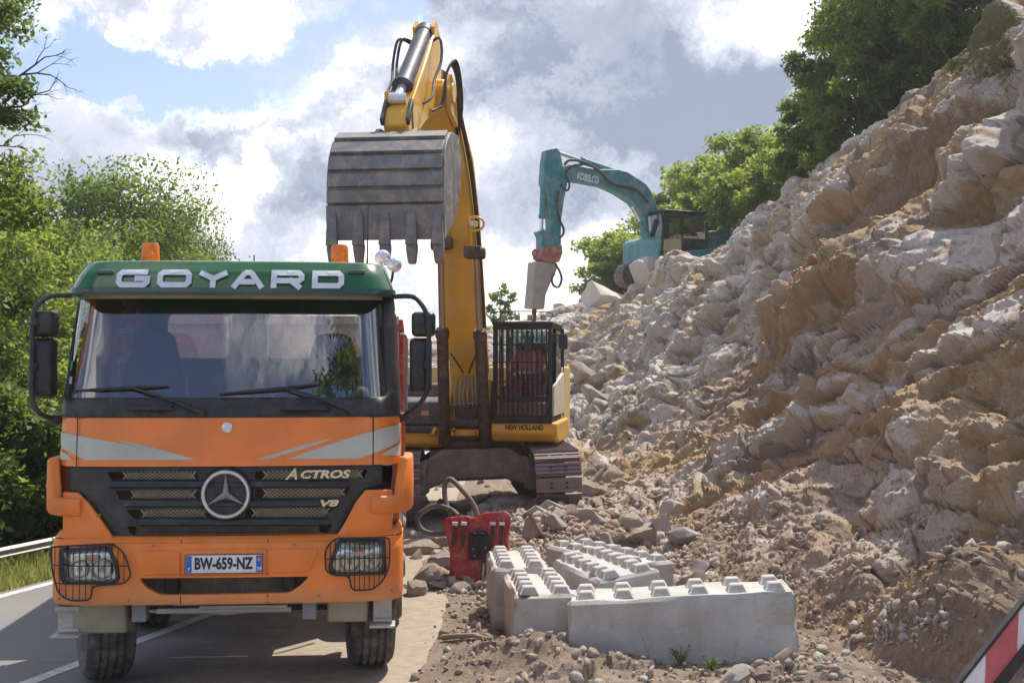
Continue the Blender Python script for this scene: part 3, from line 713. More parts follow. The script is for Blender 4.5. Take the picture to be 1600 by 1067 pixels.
def make_tree(label, loc, h, rad, mat, seed, leaves=14000, size=.10, crown0=.25, cat='tree', group=None, name='broadleaf_tree', lobes=26, spread=.34, bare=0, lob=(.26, .46)):
    rs = np.random.RandomState(seed); t = thing(name, label, cat, loc, (0, 0, rs.uniform(0, 6)), group)
    wood = MB(); bend = rs.uniform(-.05, .05, 2)*h
    trunk = [Vector((bend[0]*k*k, bend[1]*k*k, h*.86*k)) for k in np.linspace(0, 1, 8)]; trunk[0].z -= .8
    wood.tube(trunk, [h*.022*(1-.85*k)+.012 for k in np.linspace(0, 1, 8)], 8)
    cs = []; tones = []
    for i in range(lobes):
        k = crown0+(1-crown0)*(i+.5)/lobes; z = h*k; prof = math.sin(math.pi*min(1, (k-crown0)/(1-crown0)*.85+.13))**.6
        a = i*2.4+rs.uniform(-.5, .5); rr = rad*prof*rs.uniform(.45, 1.05); c = Vector((math.cos(a)*rr, math.sin(a)*rr, z*rs.uniform(.96, 1.03)))
        b0 = trunk[min(7, int(k*.72*8))]; mid = (b0+c)/2+Vector((0, 0, -.05*h*rs.rand())); r0 = h*.007*(1.25-k)+.012
        wood.tube([b0, mid, c], [r0, r0*.6, r0*.22], 5, False)
        lr = rad*rs.uniform(*lob)
        m = int(leaves/lobes*rs.uniform(.6, 1.3)); sub = rs.randint(6, 11); tn = rs.uniform(.05, .85)
        for s_ in range(sub):
            d = rs.normal(size=3); d /= np.linalg.norm(d); d[2] *= .75; sc = np.array(c)+d*lr*rs.uniform(.4, 1.05)
            wood.tube([c, Vector(sc)], [r0*.22, r0*.08], 4, False)
            q = sc+np.clip(rs.normal(size=(m//sub, 3)), -1.7, 1.7)*lr*spread*np.array([1, 1, .62]); cs.append(q); tones.append(np.full(len(q), tn)+rs.normal(size=len(q))*.22)
    for i in range(bare):
        a = rs.uniform(-.6, .9); p = Vector((rad*.3, 0, h*rs.uniform(.6, .95))); pts = [p]
        for j in range(4): pts.append(pts[-1]+Vector((.45, rs.uniform(-.2, .2), .28*a+rs.uniform(-.1, .2))))
        wood.tube(pts, [.035, .025, .018, .012, .006], 5)
        for j in range(1, 5):
            e = pts[j]+Vector((.4, rs.uniform(-.3, .3), rs.uniform(-.1, .55))); wood.tube([pts[j], e], [.012, .004], 4)
            wood.tube([e, e+Vector((.2, 0, rs.uniform(-.2, .3)))], [.005, .002], 4)
    wood.build('trunk', M_bark, t, fix=False)
    link(bpy.data.objects.new('crown', leaf_mesh('crown', np.concatenate(cs), size, rs, mat, np.concatenate(tones))), t)
    return t
def retree(src, label, loc, s, rz, group=None):
    c = copy_tree(src); c.location = loc; c.scale = s if isinstance(s, tuple) else (s, s, s); c.rotation_euler = (0, 0, rz); c['label'] = label
    if group: c['group'] = group
    elif 'group' in c.keys(): del c['group']
    return c
def foot(px, Y, z=None):
    x = (px-800)/F*Y; return (x, Y, (surf_z(x, Y) if z is None else z)-.1)
def height(py, Y, z0): return CAMZ-(py-HZ)/F*Y-z0
def build_trees():
    # left: over the drop behind the guard rail
    def T(px, Y, top, rad, mat, seed, label, **k):
        f = foot(px, Y); return make_tree(label, f, height(top, Y, f[2]), rad, mat, seed, **k)
    T(-90, 15.5, -60, 1.3, ML_mid, 1, 'tall tree at the left edge with bare twigs reaching right against the sky', leaves=30000, size=.048, crown0=.3, lobes=30, spread=.30)
    twig = thing('dead_branch', 'bare dark branch with thin twigs reaching over the sky at the upper left', 'branch', tuple(P(-40, 160, 15.5)))
    rs = np.random.RandomState(4); mb = MB()
    def grow(p, d, L, r, n):
        q = p+d*L; mid = (p+q)/2+Vector(rs.normal(size=3))*L*.07; mb.tube([p, mid, q], [r, r*.8, r*.6], 5)
        if n:
            for a in ([.45, -.3] if n > 1 else [.5, -.45, .05]):
                dd = (Matrix.Rotation(a+rs.uniform(-.15, .15), 3, 'Y') @ d+Vector((0, rs.uniform(-.25, .25), 0))).normalized(); grow(q if rs.rand() < .6 else mid, dd, L*rs.uniform(.5, .75), r*.55, n-1)
    grow(Vector((0, 0, 0)), Vector((.86, 0, .5)).normalized(), .66, .024, 4); grow(Vector((-.05, 0, -.25)), Vector((.95, 0, .3)).normalized(), .66, .022, 4)
    grow(Vector((-.1, 0, -.62)), Vector((.97, 0, .2)).normalized(), .46, .015, 3); mb.build('limb', plain('bare_twig', (.05, .04, .045), .9), twig, fix=False)
    a = T(185, 30, 300, 2.8, ML_mid, 11, 'rounded tree top behind the truck cab, tallest of the left trees near the middle', leaves=60000, size=.062, lobes=34, crown0=.2, spread=.30)
    b = T(30, 22, 335, 2.0, ML_mid, 12, 'bushy tree left of the green visor, above the mirrors', leaves=62000, size=.046, lobes=34, crown0=.12, spread=.28)
    c = T(110, 25, 365, 1.9, ML_light, 13, 'bright yellow green young tree left of the cab roof', leaves=52000, size=.050, lobes=30, crown0=.1, spread=.28)
    retree(a, 'sparse tree behind the left beacon, crown lower than its neighbour', foot(268, 33), (.68, .68, .93), 1.3)
    retree(a, 'low tree at the right end of the left tree group, above the cab roof', foot(320, 36), (.42, .42, .82), 2.6)
    retree(b, 'dark green tree behind the left edge, crown rising above the upper mirror', foot(-10, 24), (1, 1, 1.04), 2.0)
    retree(b, 'dense tree behind the left mirror, filling the gap beside the cab', foot(95, 27), (1.1, 1.1, .95), 4.2)
    retree(c, 'light green tree top at the far left edge above the shrubs', foot(5, 19.5), (.9, .9, .82), 1)
    retree(a, 'wide tree hidden low behind the cab between its taller neighbours', foot(215, 40), (.8, .8, .98), 5)
    # shrubs down to the rail
    sh = T(35, 17.6, 640, 1.15, ML_dark, 21, 'dark leafy shrub behind the guard rail at the left, beside the truck flank', leaves=15000, size=.065, lobes=26, crown0=.02, cat='shrub', name='shrub', spread=.4)
    s2 = T(75, 18.6, 600, 1.1, ML_mid, 22, 'sunlit shrub rising behind the guard rail close to the bumper', leaves=15000, size=.065, lobes=26, crown0=.02, cat='shrub', name='shrub', spread=.4)
    retree(sh, 'shrub at the far left edge above the guard rail', foot(-15, 18.6), (1, 1, 1.15), 2); retree(s2, 'taller shrub behind the others at the left edge', foot(20, 20.5), (1.1, 1.1, 1.35), 3)
    retree(sh, 'dark shrub next to the truck behind the sunlit shrub', foot(110, 20), (1.1, 1.1, 1.25), 4); retree(s2, 'low shrub filling under the left tree', foot(-40, 17), (1, 1, 1), 5)
    # right: on the hill top
    def TR(px, Y, top, base, rad, mat, seed, label, **k):
        x = (px-800)/F*Y; z = CAMZ-(base-HZ)/F*Y; return make_tree(label, (x, Y, z), height(top, Y, z), rad, mat, seed, **k)
    d = TR(1450, 33, -260, 180, 2.9, ML_dark, 31, 'big dark tree on the hill top, largest at the upper right', leaves=44000, size=.088, lobes=40, crown0=.08, spread=.27, lob=(.2, .36))
    e = TR(1345, 37, -10, 275, 1.9, ML_mid, 32, 'tree on the crest left of the big dark tree', leaves=36000, size=.088, lobes=34, crown0=.04, spread=.27, lob=(.2, .38))
    def RT(src, px, Y, base, s, rz, label):
        x = (px-800)/F*Y; return retree(src, label, (x, Y, CAMZ-(base-HZ)/F*Y), s, rz)
    RT(d, 1540, 30, 100, (.8, .8, .8), 2, 'dark tree at the top edge just behind the rocky crest'); RT(e, 1385, 40, 230, (1.1, 1.1, 1.3), 4, 'tall dark tree reaching the top edge behind the crest tree')
    RT(e, 1268, 41, 320, (.7, .7, .70), 2.5, 'slim tree with ragged left side at the left of the dark wood'); RT(e, 1465, 36, 150, (1, 1, 1.1), 1, 'green tree between the two dark trees on the crest')
    g = TR(1135, 52, 255, 390, 2.6, ML_light, 33, 'bright green tree on the crest right of the teal excavator cab', leaves=24000, size=.12, lobes=30, crown0=.05, spread=.27, lob=(.2, .4))
    RT(g, 1195, 47, 350, (.85, .85, .9), 2, 'yellow green tree between the dark wood and the teal excavator'); RT(g, 1085, 58, 395, (.95, .95, .9), 3, 'light green tree behind the teal excavator counterweight')
    RT(g, 1050, 62, 440, (1.1, 1.1, .95), 4.4, 'hazy pale tree behind the teal excavator boom'); RT(g, 985, 60, 478, (1.05, 1.05, .90), 1.6, 'hazy pale tree below the teal boom, left of the cab')
    RT(g, 1238, 44, 335, (.7, .7, .62), 5, 'small bright tree at the foot of the dark wood')
    make_tree('thin sapling with sparse leaves on the skyline behind the yellow excavator boom', tuple(P(782, 520, 60)), 2.1, .75, ML_mid, 41, leaves=900, size=.11, lobes=14, crown0=.2, name='sapling')
    make_tree('small dark conifer on the horizon between mirror and yellow boom', tuple(P(681, 640, 70)), 3.0, .8, ML_dark, 42, leaves=2500, size=.12, lobes=24, crown0=.1, name='conifer_tree')
build_trees()
for lab, x, y, hh, sd_ in [('tall roadside tree behind the camera on the right, reflected in the windscreen', 3.0, -7.5, 17, 51)]:
    make_tree(lab[:95], (x, y, 0), hh, 1.9, ML_mid, sd_, leaves=9000, size=.13, lobes=26, crown0=.35)
# ================================================================ grass verge, guard rail
def build_grass():
    rs = np.random.RandomState(9); n = 26000; y = rs.uniform(11, 22, n); e = road_left(y); u = rs.rand(n)**1.2*3.6+.03; x = e-u
    z = gz(x, y); h = rs.uniform(.05, .16, n)*(1+.8*smooth01(u, .5, 1.6)); a = rs.uniform(0, 6.3, n); w = .007+rs.rand(n)*.006; lean = rs.normal(size=(n, 2))*.35*h[:, None]
    dx, dy = np.cos(a)*w, np.sin(a)*w
    V = np.stack([np.stack([x-dx, y-dy, z-.01], 1), np.stack([x+dx, y+dy, z-.01], 1), np.stack([x+lean[:, 0], y+lean[:, 1], z+h], 1)], 1).reshape(-1, 3)
    me = bpy.data.meshes.new('grass'); me.vertices.add(n*3); me.vertices.foreach_set('co', V.astype(np.float32).ravel())
    me.loops.add(n*3); me.loops.foreach_set('vertex_index', np.arange(n*3, dtype=np.int32)); me.polygons.add(n); me.polygons.foreach_set('loop_start', np.arange(0, n*3, 3, dtype=np.int32)); me.update(calc_edges=True)
    at = me.color_attributes.new('leaf', 'FLOAT_COLOR', 'POINT'); t = rs.rand(n); at.data.foreach_set('color', np.repeat(np.stack([t, t, t, np.ones(n)], 1), 3, 0).astype(np.float32).ravel())
    me.materials.append(leaf_material('grass_blades', (.15, .19, .03), (.38, .38, .11), 1.4))
    tag(link(bpy.data.objects.new('grass', me)), 'short sunlit grass on the verge between the road edge and the guard rail', 'grass', kind='stuff')
build_grass()
def build_rail():
    t = thing('guard_rail', 'pale galvanised guard rail along the grass verge at the left edge', 'guard rail', (0, 0, 0)); mb = MB(); prof = [(-.015, .02), (.02, .045), (-.015, .075), (-.015, .095), (.02, .12), (-.015, .15)]
    ys = np.linspace(6, 26, 41); rings = []
    for y in ys:
        x = float(road_left(np.array(y)))-1.15; z0 = .075-.004*(y-15)
        rings.append([Vector((x+a, y, z0+b)) for a, b in prof]+[Vector((x+a-.006, y, z0+b)) for a, b in prof[::-1]])
    mb.loft(rings); mb.build('rail_beam', painted('galvanised', (.50, .50, .48), .5, .3, amount=.25, scale=4), t, smooth=35)
    for y in ys[::5]:
        x = float(road_left(np.array(y)))-1.24; MB().box((x, y, -.12), (.05, .08, .55)).build('post', M_steel, t)
build_rail()
# ================================================================ truck
TYAW = R(4.6); TRK = thing('tipper_truck', 'dusty orange tipper truck facing the camera with a green sun visor and silver stripes', 'truck', ((352-800)/F*9.05, 9.05, 0), (0, 0, TYAW))
TM = mat_of(TRK); TMI = TM.inverted()
def on(MI, px, py, ax, val):                            # photo pixel -> local point where the local axis ax has the value val
    o = MI @ cam.location; d = (MI.to_3x3() @ Vector(((px-800)/F, 1, -(py-HZ)/F))); k = (val-o[ax])/d[ax]; return o+d*k
def tp(px, py, ly): return on(TMI, px, py, 1, ly)
def tz(py, ly=0.1): return tp(352, py, ly).z
def interp(tab, z):
    if z <= tab[0][0]: return tab[0][1]
    for (a, b), (c, d) in zip(tab[:-1], tab[1:]):
        if z <= c: return b+(d-b)*(z-a)/(c-a)
    return tab[-1][1]
class Surf:                                             # rounded cab front: (s, z) -> point, s runs round the front from the centre
    def __init__(s, yf, w, r, bow): s.yf, s.w, s.r, s.bow = yf, w, r, bow
    def pt(s, u, z, off=0):
        w = interp(s.w, z); yf = interp(s.yf, z); r = s.r; L = w-r; a = abs(u); sg = 1 if u >= 0 else -1
        if a <= L: p = Vector((u, yf+s.bow*(a/L)**2, z)); n = Vector((-2*s.bow*a/L**2*-sg*-1, -1, 0)).normalized(); n = Vector((sg*2*s.bow*a/L**2, -1, 0)).normalized()
        elif a <= L+r*math.pi/2:
            t = (a-L)/r; p = Vector((sg*(L+r*math.sin(t)), yf+s.bow+r*(1-math.cos(t)), z)); n = Vector((sg*math.sin(t), -math.cos(t), 0))
        else: p = Vector((sg*w, yf+s.bow+r+(a-L-r*math.pi/2), z)); n = Vector((sg, 0, 0))
        return p+n*off
    def end(s, z, back): w = interp(s.w, z); return (w-s.r)+s.r*math.pi/2+max(.02, back-(interp(s.yf, z)+s.bow+s.r))
    def px(s, px, py, off=0):                           # photo pixel -> (s, z)
        y = .15
        for _ in range(8):
            q = tp(px, py, y-off); z = q.z; w = interp(s.w, z); L = w-s.r; a = abs(q.x); sg = 1 if q.x >= 0 else -1
            if a <= L: u = a; y = interp(s.yf, z)+s.bow*(a/L)**2
            else:
                t = math.asin(min(.9999, (a-L)/s.r)); u = L+s.r*t; y = interp(s.yf, z)+s.bow+s.r*(1-math.cos(t))
        return (sg*u, z)
    def poly(s, pts, off=0): return [s.px(x, y, off) for x, y in pts]
def panel(name, surf, outer, holes, mat, parent, off=0, maxlen=.09, solid=None, smooth=38, bevel=None):
    vs, fs = fill_poly(outer, holes, lambda a, b: surf.pt(a, b, off), maxlen)
    o = mesh_obj(name, vs, fs, mat, parent, smooth=smooth, solid=solid)
    if bevel:
        m = o.modifiers.new('bevel', 'BEVEL'); m.width = bevel; m.segments = 2; m.limit_method = 'ANGLE'; m.angle_limit = R(50)
    return o
CAB = Surf([(1.1, .06), (1.66, .08), (2.0, .12), (2.14, .16), (2.9, .40), (3.12, .50)], [(1.1, 1.235), (2.14, 1.225), (2.9, 1.175), (3.12, 1.12)], .24, .055)
BUM = Surf([(.60, .05), (.70, .0), (1.06, .0), (1.14, .05), (1.20, .10)], [(.6, 1.235), (.72, 1.25), (1.25, 1.25)], .20, .045)
VIS = Surf([(2.82, .20), (2.9, .20), (3.05, .28), (3.13, .36)], [(2.8, 1.19), (2.95, 1.175), (3.13, 1.11)], .22, .05)
def rows(surf, z0, z1, back, n=6, off=0, cols=44):
    rings = []
    for i in range(n+1):
        z = z0+(z1-z0)*i/n; e = surf.end(z, back); rings.append([surf.pt(-e+2*e*j/cols, z, off) for j in range(cols+1)])
    return rings
def sheet(rings):
    n = len(rings[0]); return [v for r in rings for v in r], [(i*n+j, i*n+j+1, (i+1)*n+j+1, (i+1)*n+j) for i in range(len(rings)-1) for j in range(n-1)]
def build_truck():
    t = TRK
    z0, z1, z2 = tz(728), tz(652, .15), tz(410, .45)
    zt = 3.10
    # lower cab shell: grille line up to the black windscreen surround, with its sides
    e0 = CAB.end(1.5, 2.15); body = mesh_obj('cab_shell', *sheet(rows(CAB, z0, z1, 2.15)), M_orange, t, smooth=40)
    mb = MB()                                           # cab flanks and back
    for sg in (-1, 1):
        mb.prism([(.55, 1.2), (2.15, 1.2), (2.15, 3.02), (.95, 3.02), (.62, 2.2), (.55, 2.0)], lambda a, b, d, sg=sg: Vector((sg*(interp(CAB.w, b)-d), a, b)), .012, .06)
    mb.build('cab_flank', M_orange, t, smooth=40)
    for sg in (-1, 1):
        f = MB(); f.prism([(.80, 2.06), (1.6, 2.06), (1.6, 2.78), (1.02, 2.78)], lambda a, b, d, sg=sg: Vector((sg*(interp(CAB.w, b)-d), a, b)), -.006, .008); f.build('side_window', M_black, t)
    # cab back wall with two windows
    def bw(a, b): return Vector((a, 2.12, b))
    w1 = [(q.x, q.z) for q in (tp(262, 560, 2.12), tp(359, 560, 2.12), tp(359, 491, 2.12), tp(262, 491, 2.12))]
    w2 = [(q.x, q.z) for q in (tp(416, 560, 2.12), tp(566, 560, 2.12), tp(566, 491, 2.12), tp(416, 491, 2.12))]
    vs, fs = fill_poly(rrect(-1.17, 1.6, 1.17, 3.03, .12), [rpoly(w1, .06), rpoly(w2, .06)], bw, .3); mesh_obj('back_wall', vs, fs, M_int, t, solid=.04)
    for w in (w1, w2):
        o = rpoly(w, .06); c = Vector((sum(p[0] for p in o)/len(o), sum(p[1] for p in o)/len(o)))
        i_ = [tuple(c+(Vector(p)-c)*Vector((.975, .96)).x) for p in o]
        vs, fs = fill_poly([tuple(c+(Vector(p)-c)*1.03) for p in o], [i_], lambda a, b: Vector((a, 2.10, b)), .2); wf = mesh_obj('rear_window', vs, fs, plain('window_rubber', (.5, .52, .55), .5), t, solid=.02)
        vs, fs = fill_poly(i_, [], lambda a, b: Vector((a, 2.115, b)), .4); mesh_obj('pane', vs, fs, glass_mat('rear_glass', (.8, .8, .8), .08, dirt=.5), wf)
    # roof and upper shell
    mb = MB(); rings = []
    for k, (z, s_) in enumerate(((2.86, 1), (3.0, 1), (3.07, .992), (3.105, .975), (3.125, .93), (3.135, .6), (3.138, .05))):
        e = CAB.end(min(z, 3.1), 2.15); r_ = [CAB.pt(-e+2*e*j/44, min(z, 3.1)) for j in range(45)]; c = Vector((0, 1.2, 0))
        rings.append([Vector((p.x*s_, c.y+(p.y-c.y)*s_, z)) for p in r_])
    mb.loft(rings, closed=True, caps=False); roof = mb.build('roof', painted('roof_cream', (.62, .50, .42), .5, dust=(.5, .4, .3), amount=.4), t, smooth=50)
    mb = MB(); mb.box((0, 1.4, 2.96), (2.1, 1.35, .02)); mb.build('headliner', M_int, t)
    mb = MB(); q = tp(175, 402, .75); mb.loft([[Vector((q.x+x*k, .75+y, 3.12+z)) for x, z in ((-.19, 0), (-.12, .035), (0, .045), (.12, .03), (.2, 0))] for k, y, z in ((.9, 0, 0), (1, .12, .012), (1, .7, .01), (.7, .8, 0))], closed=True); mb.build('roof_hatch', M_black, t, smooth=40)
    mb = MB(); mb.box((tp(395, 402, 1.0).x, 1.0, 3.15), (.60, .5, .02)); mb.cyl((tp(397, 400, 1.0).x, 1.0, 3.15), (tp(397, 400, 1.0).x, 1.0, 3.24), .006, n=6); mb.build('roof_rack', M_black, t, bevel=.008)
    a_ = tp(573, 406, .7); MB().tube([(a_.x, .7, 3.08), (a_.x+.005, .7, 3.2), (a_.x+.01, .7, 3.6)], [.012, .006, .003], 6).build('aerial', M_black, t)
    # windscreen surround (black) with the glass opening
    zb = z1; ztop = 3.0
    gl = CAB.poly([(105, 618), (118, 462), (598, 462), (606, 616)]); gs = max(abs(p[0]) for p in gl)-.0
    def edge(z): return CAB.end(z, .62)
    zg0, zg1 = tz(621, .17), tz(450, .42)
    def glass_loop(m, r=.07):
        # the glass leans in with the cab: left and right edges follow the corner
        b0, b1 = CAB.px(104, 619)[0], CAB.px(606, 617)[0]; t0, t1 = CAB.px(120, 462)[0], CAB.px(598, 462)[0]
        return rpoly([(b0-m, zg0-m), (b1+m, zg0-m), (t1+m, zg1+m), (t0-m, zg1+m)], r, 5)
    outer = []
    n = 14
    for i in range(n+1): z = zb+(ztop-zb)*i/n; outer.append((edge(z), z))
    for i in range(n+1): z = ztop+(zb-ztop)*i/n; outer.append((-edge(z), z))
    fr = panel('windscreen_surround', CAB, outer, [glass_loop(0)], M_black, t, off=.004, solid=.03)
    ws = panel('windscreen', CAB, glass_loop(.01), [], M_glass, t, off=-.012, maxlen=.08, smooth=60)
    nn = []
    for v in ws.data.vertices:
        L = interp(CAB.w, v.co.z)-CAB.r; x = v.co.x; a = abs(x); sg = 1 if x > 0 else -1
        th = math.asin(min(1, max(0, a-L)/CAB.r)) if a > L else 0; b0 = 2*CAB.bow*min(a, L)/L**2*sg
        th = max(th, 0)+math.atan(abs(b0)); n_ = Vector((sg*math.sin(th), -math.cos(th), .31*math.cos(th))).normalized(); nn.append(n_)
    ws.data.normals_split_custom_set_from_vertices(nn)
    st = MB(); q = CAB.px(110, 571); st.add([CAB.pt(q[0]-.02, q[1]-.035, -.006), CAB.pt(q[0]+.025, q[1]-.035, -.006), CAB.pt(q[0]+.025, q[1]+.035, -.006), CAB.pt(q[0]-.02, q[1]+.035, -.006)], [(0, 1, 2, 3)])
    st.build('windscreen_sticker', plain('green_sticker', (.05, .3, .16), .6), ws)
    st = MB(); q = CAB.px(109, 594); st.add([CAB.pt(q[0]-.018, q[1]-.026, -.006), CAB.pt(q[0]+.02, q[1]-.026, -.006), CAB.pt(q[0]+.02, q[1]+.026, -.006), CAB.pt(q[0]-.018, q[1]+.026, -.006)], [(0, 1, 2, 3)])
    st.build('windscreen_sticker', plain('pale_sticker', (.5, .5, .55), .6), ws)
    # handles and recess under the windscreen
    for xx in (237, 478):
        mb = MB(); u, z = CAB.px(xx, 637); mb.bar(CAB.pt(u-.15, z, .02), CAB.pt(u+.15, z, .02), .05, .035); mb.tube([CAB.pt(u-.17, z-.01, .02), CAB.pt(u-.1, z-.005, .05), CAB.pt(u+.1, z-.005, .05), CAB.pt(u+.17, z-.01, .02)], .014, 8)
        mb.build('grab_handle', M_black, t, bevel=.008)
    # sun visor
    ze0, ze1 = tz(459, .2), tz(411, .3)
    def vend(z): return VIS.end(z, .80)
    vr = []
    for i in range(9):
        z = ze0+(ze1-ze0)*i/8; e = vend(z); vr.append([VIS.pt(-e+2*e*j/50, z) for j in range(51)])
    for dz, s_ in ((.012, .985), (.02, .95), (.024, .88)):
        e = vend(ze1); vr.append([Vector((p.x*s_, .9+(p.y-.9)*s_, ze1+dz)) for p in [VIS.pt(-e+2*e*j/50, ze1) for j in range(51)]])
    vs = mesh_obj('sun_visor', *sheet(vr), M_greenvis, t, smooth=50)
    # visor lower dark lip
    lip = MB(); rr = []
    for z, o in ((ze0-.012, .004), (ze0+.012, .015), (tz(449, .2), .015)):
        e = vend(z)*.99; rr.append([VIS.pt(-e+2*e*j/50, z, o) for j in range(51)])
    lp = mesh_obj('visor_band', *sheet(rr), painted('visor_dark_green', (.012, .05, .035), .25, amount=.05, coat=.5), vs, smooth=50)
    # GOYARD: wide square letters
    LW = .041
    def Ltr(ch, w, h):
        c = min(w, h)*.22; x0, x1, y0, y1, m = 0, w, 0, h, h/2
        ring = [(c, y0), (w-c, y0), (x1, c), (x1, h-c), (w-c, y1), (c, y1), (x0, h-c), (x0, c), (c, y0)]
        return {'G': [[(x1, y1), (c, y1), (x0, h-c), (x0, c), (c, y0), (w-c, y0), (x1, c), (x1, m), (w*.55, m)]], 'O': [ring],
                'Y': [[(0, h), (w/2, m)], [(w, h), (w/2, m)], [(w/2, m+.01), (w/2, -LW/2)]], 'A': [[(-.01, -LW/2), (w/2-.02, h)], [(w+.01, -LW/2), (w/2+.02, h)], [(w*.22, h*.27), (w*.78, h*.27)], [(w*.36, h), (w*.64, h)]],
                'R': [[(0, -LW/2), (0, h), (w-c, h), (w, h-c), (w, m+c*.2), (w-c, m-.012), (0, m-.012)], [(w*.55, m), (w*.98, -LW/2)]], 'D': [[(0, 0), (0, h), (w-c, h), (w, h-c), (w, c), (w-c, 0), (0, 0)]]}[ch]
    polys = []
    for ch, xa, xb in (('G', 181, 234), ('O', 245, 299), ('Y', 307, 358), ('A', 362, 412), ('R', 423, 475), ('D', 487, 537)):
        a = VIS.px(xa, 451)[0]; b = VIS.px(xb, 451)[0]; zz0 = tz(450, .22)+LW/2; h = tz(421, .25)-LW/2-zz0; w = b-a-LW
        for pl in strokes(Ltr(ch, w, h), LW): polys.append([(a+LW/2+x, zz0+y) for x, y in pl])
    mb = MB()
    for k, pl in enumerate(polys):
        v_, f_ = fill_poly(pl, [], lambda a, b, k=k: VIS.pt(a, b, .020+.0006*(k % 3)), .08); mb.add(v_, f_)
    mb.build('visor_lettering', plain('letter_white', (.66, .68, .74), .45), vs, fix=False)
    for xx, w in ((165, 26), (557, 22)):
        mb = MB(); u, z = VIS.px(xx, 425); mb.bar(VIS.pt(u-.06, z, .01), VIS.pt(u+.06, z, .01), .03, .03); mb.build('marker_lamp', plain('smoked_lens', (.10, .11, .12), .2), vs, bevel=.01)
    # silver flashes and the seams on the orange front
    def flash(name, pts, mat=M_silver, off=.003): panel(name, CAB, CAB.poly(pts), [], mat, body, off=off, maxlen=.07)
    flash('silver_flash', [(87, 671), (121, 680), (200, 694), (303, 718), (135, 719), (112, 707), (87, 689)]); flash('silver_flash', [(178, 686), (216, 693), (262, 705), (306, 718), (286, 718), (232, 702)])
    flash('silver_flash', [(87, 698), (104, 708), (114, 718), (87, 718)])
    flash('silver_flash', [(628, 660), (600, 668), (545, 684), (480, 706), (448, 717), (562, 716), (596, 703), (628, 684)]); flash('silver_flash', [(526, 683), (478, 694), (402, 717), (420, 717), (478, 700)])
    flash('silver_flash', [(628, 690), (612, 699), (594, 711), (628, 711)])
    mb = MB()
    for xx in (121, 583):
        u = CAB.px(xx, 680)[0]; mb.add([CAB.pt(u-.004, z0, .0035), CAB.pt(u+.004, z0, .0035), CAB.pt(u+.004, z1, .0035), CAB.pt(u-.004, z1, .0035)], [(0, 1, 2, 3)])
    mb.build('panel_seam', plain('seam', (.02, .01, .01), .8), body)
    u, z = CAB.px(355, 668); mb = MB(); mb.lathe([(0, .0), (.036, .0), (.038, .008), (.03, .014), (0, .014)], CAB.pt(u, z, .0), (0, -1, 0), 20)
    for k in range(3):
        a = R(90+120*k); mb.bar(CAB.pt(u, z, .017), CAB.pt(u+.027*math.cos(a), z+.027*math.sin(a), .017), .006, .006)
    mb.build('bonnet_badge', M_chrome, t, smooth=40)
    # ---- grille
    gz0 = tz(838, .07)
    def gp(pts): return [CAB.px(x, y) for x, y in pts]
    gout = rpoly(gp([(98, 727), (601, 724), (601, 756), (568, 764), (556, 782), (534, 822), (524, 838), (180, 840), (160, 812), (140, 783), (122, 768), (98, 767)]), .03)
    slots = [[(165, 738), (306, 737), (311, 750), (172, 751)], [(178, 767), (313, 766), (313, 781), (186, 782)], [(194, 797), (322, 796), (330, 811), (208, 812)],
             [(398, 736), (575, 734), (569, 748), (398, 750)], [(398, 764), (548, 762), (540, 777), (398, 779)], [(386, 795), (524, 793), (508, 808), (380, 810)]]
    low = [(196, 823), (520, 820), (512, 835), (204, 837)]
    gr = panel('grille', CAB, gout, [rpoly(gp(s_), .02, 3) for s_ in slots]+[rpoly(gp(low), .02, 3)], M_black, t, off=-.035, solid=.035, bevel=.005)
    mb = MB()
    for y in (756, 786, 815):                            # proud slats between the slots
        l, r_ = (172+(y-756)*.75, 545-(y-756)*.55); prev = None; ring = []
        for j in range(25):
            u, z = CAB.px(l+(r_-l)*j/24, y); ring.append([CAB.pt(u, z+.028, -.034), CAB.pt(u, z+.012, -.004), CAB.pt(u, z-.02, .002), CAB.pt(u, z-.034, -.034)])
        mb.loft(ring)
    mb.build('grille_slat', M_black, gr, smooth=50)
    back = MB(); back.box((0, .40, (z0+.6)/2+.1), (1.9, .04, z0-.55)); back.build('radiator', painted('radiator_brown', (.15, .13, .10), .8, amount=.6), t)
    mm = plain('mesh_metal', (.42, .38, .30), .4, .7)
    for s_ in slots+[]:
        mesh = MB()
        q = gp(s_); za, zb_ = min(p[1] for p in q), max(p[1] for p in q); ua, ub = min(p[0] for p in q)+.05, max(p[0] for p in q)-.03; stp = .032; h = zb_-za
        if s_[0][0] < 300: ua += .05
        k = ua-h
        while k < ub:
            for sg in (1, -1):
                x0, x1 = (k, k+h*1.35) if sg > 0 else (k+h*1.35, k)
                mesh.tube([CAB.pt(min(max(x0, ua), ub), za+(0 if sg else 0), -.055-.003*sg), CAB.pt(min(max(x1, ua), ub), zb_, -.055-.003*sg)], .0028, 4, False) if ua < k+h*.6 < ub else None
            k += stp
        mesh.build('grille_mesh', mm, gr, fix=False)
    # star emblem
    u, z = CAB.px(353, 772); c = CAB.pt(u, z, .0); mb = MB(); mb.lathe([(0, -.06), (.185, -.06), (.19, -.02), (.18, .01), (.165, .012), (.16, -.01), (0, -.012)], c, (0, -1, 0), 40); hub = mb.build('emblem_housing', M_black, t, smooth=40)
    mb = MB(); mb.lathe([(.148, .0), (.146, .02), (.154, .03), (.165, .03), (.172, .02), (.172, 0)], c, (0, -1, 0), 48)
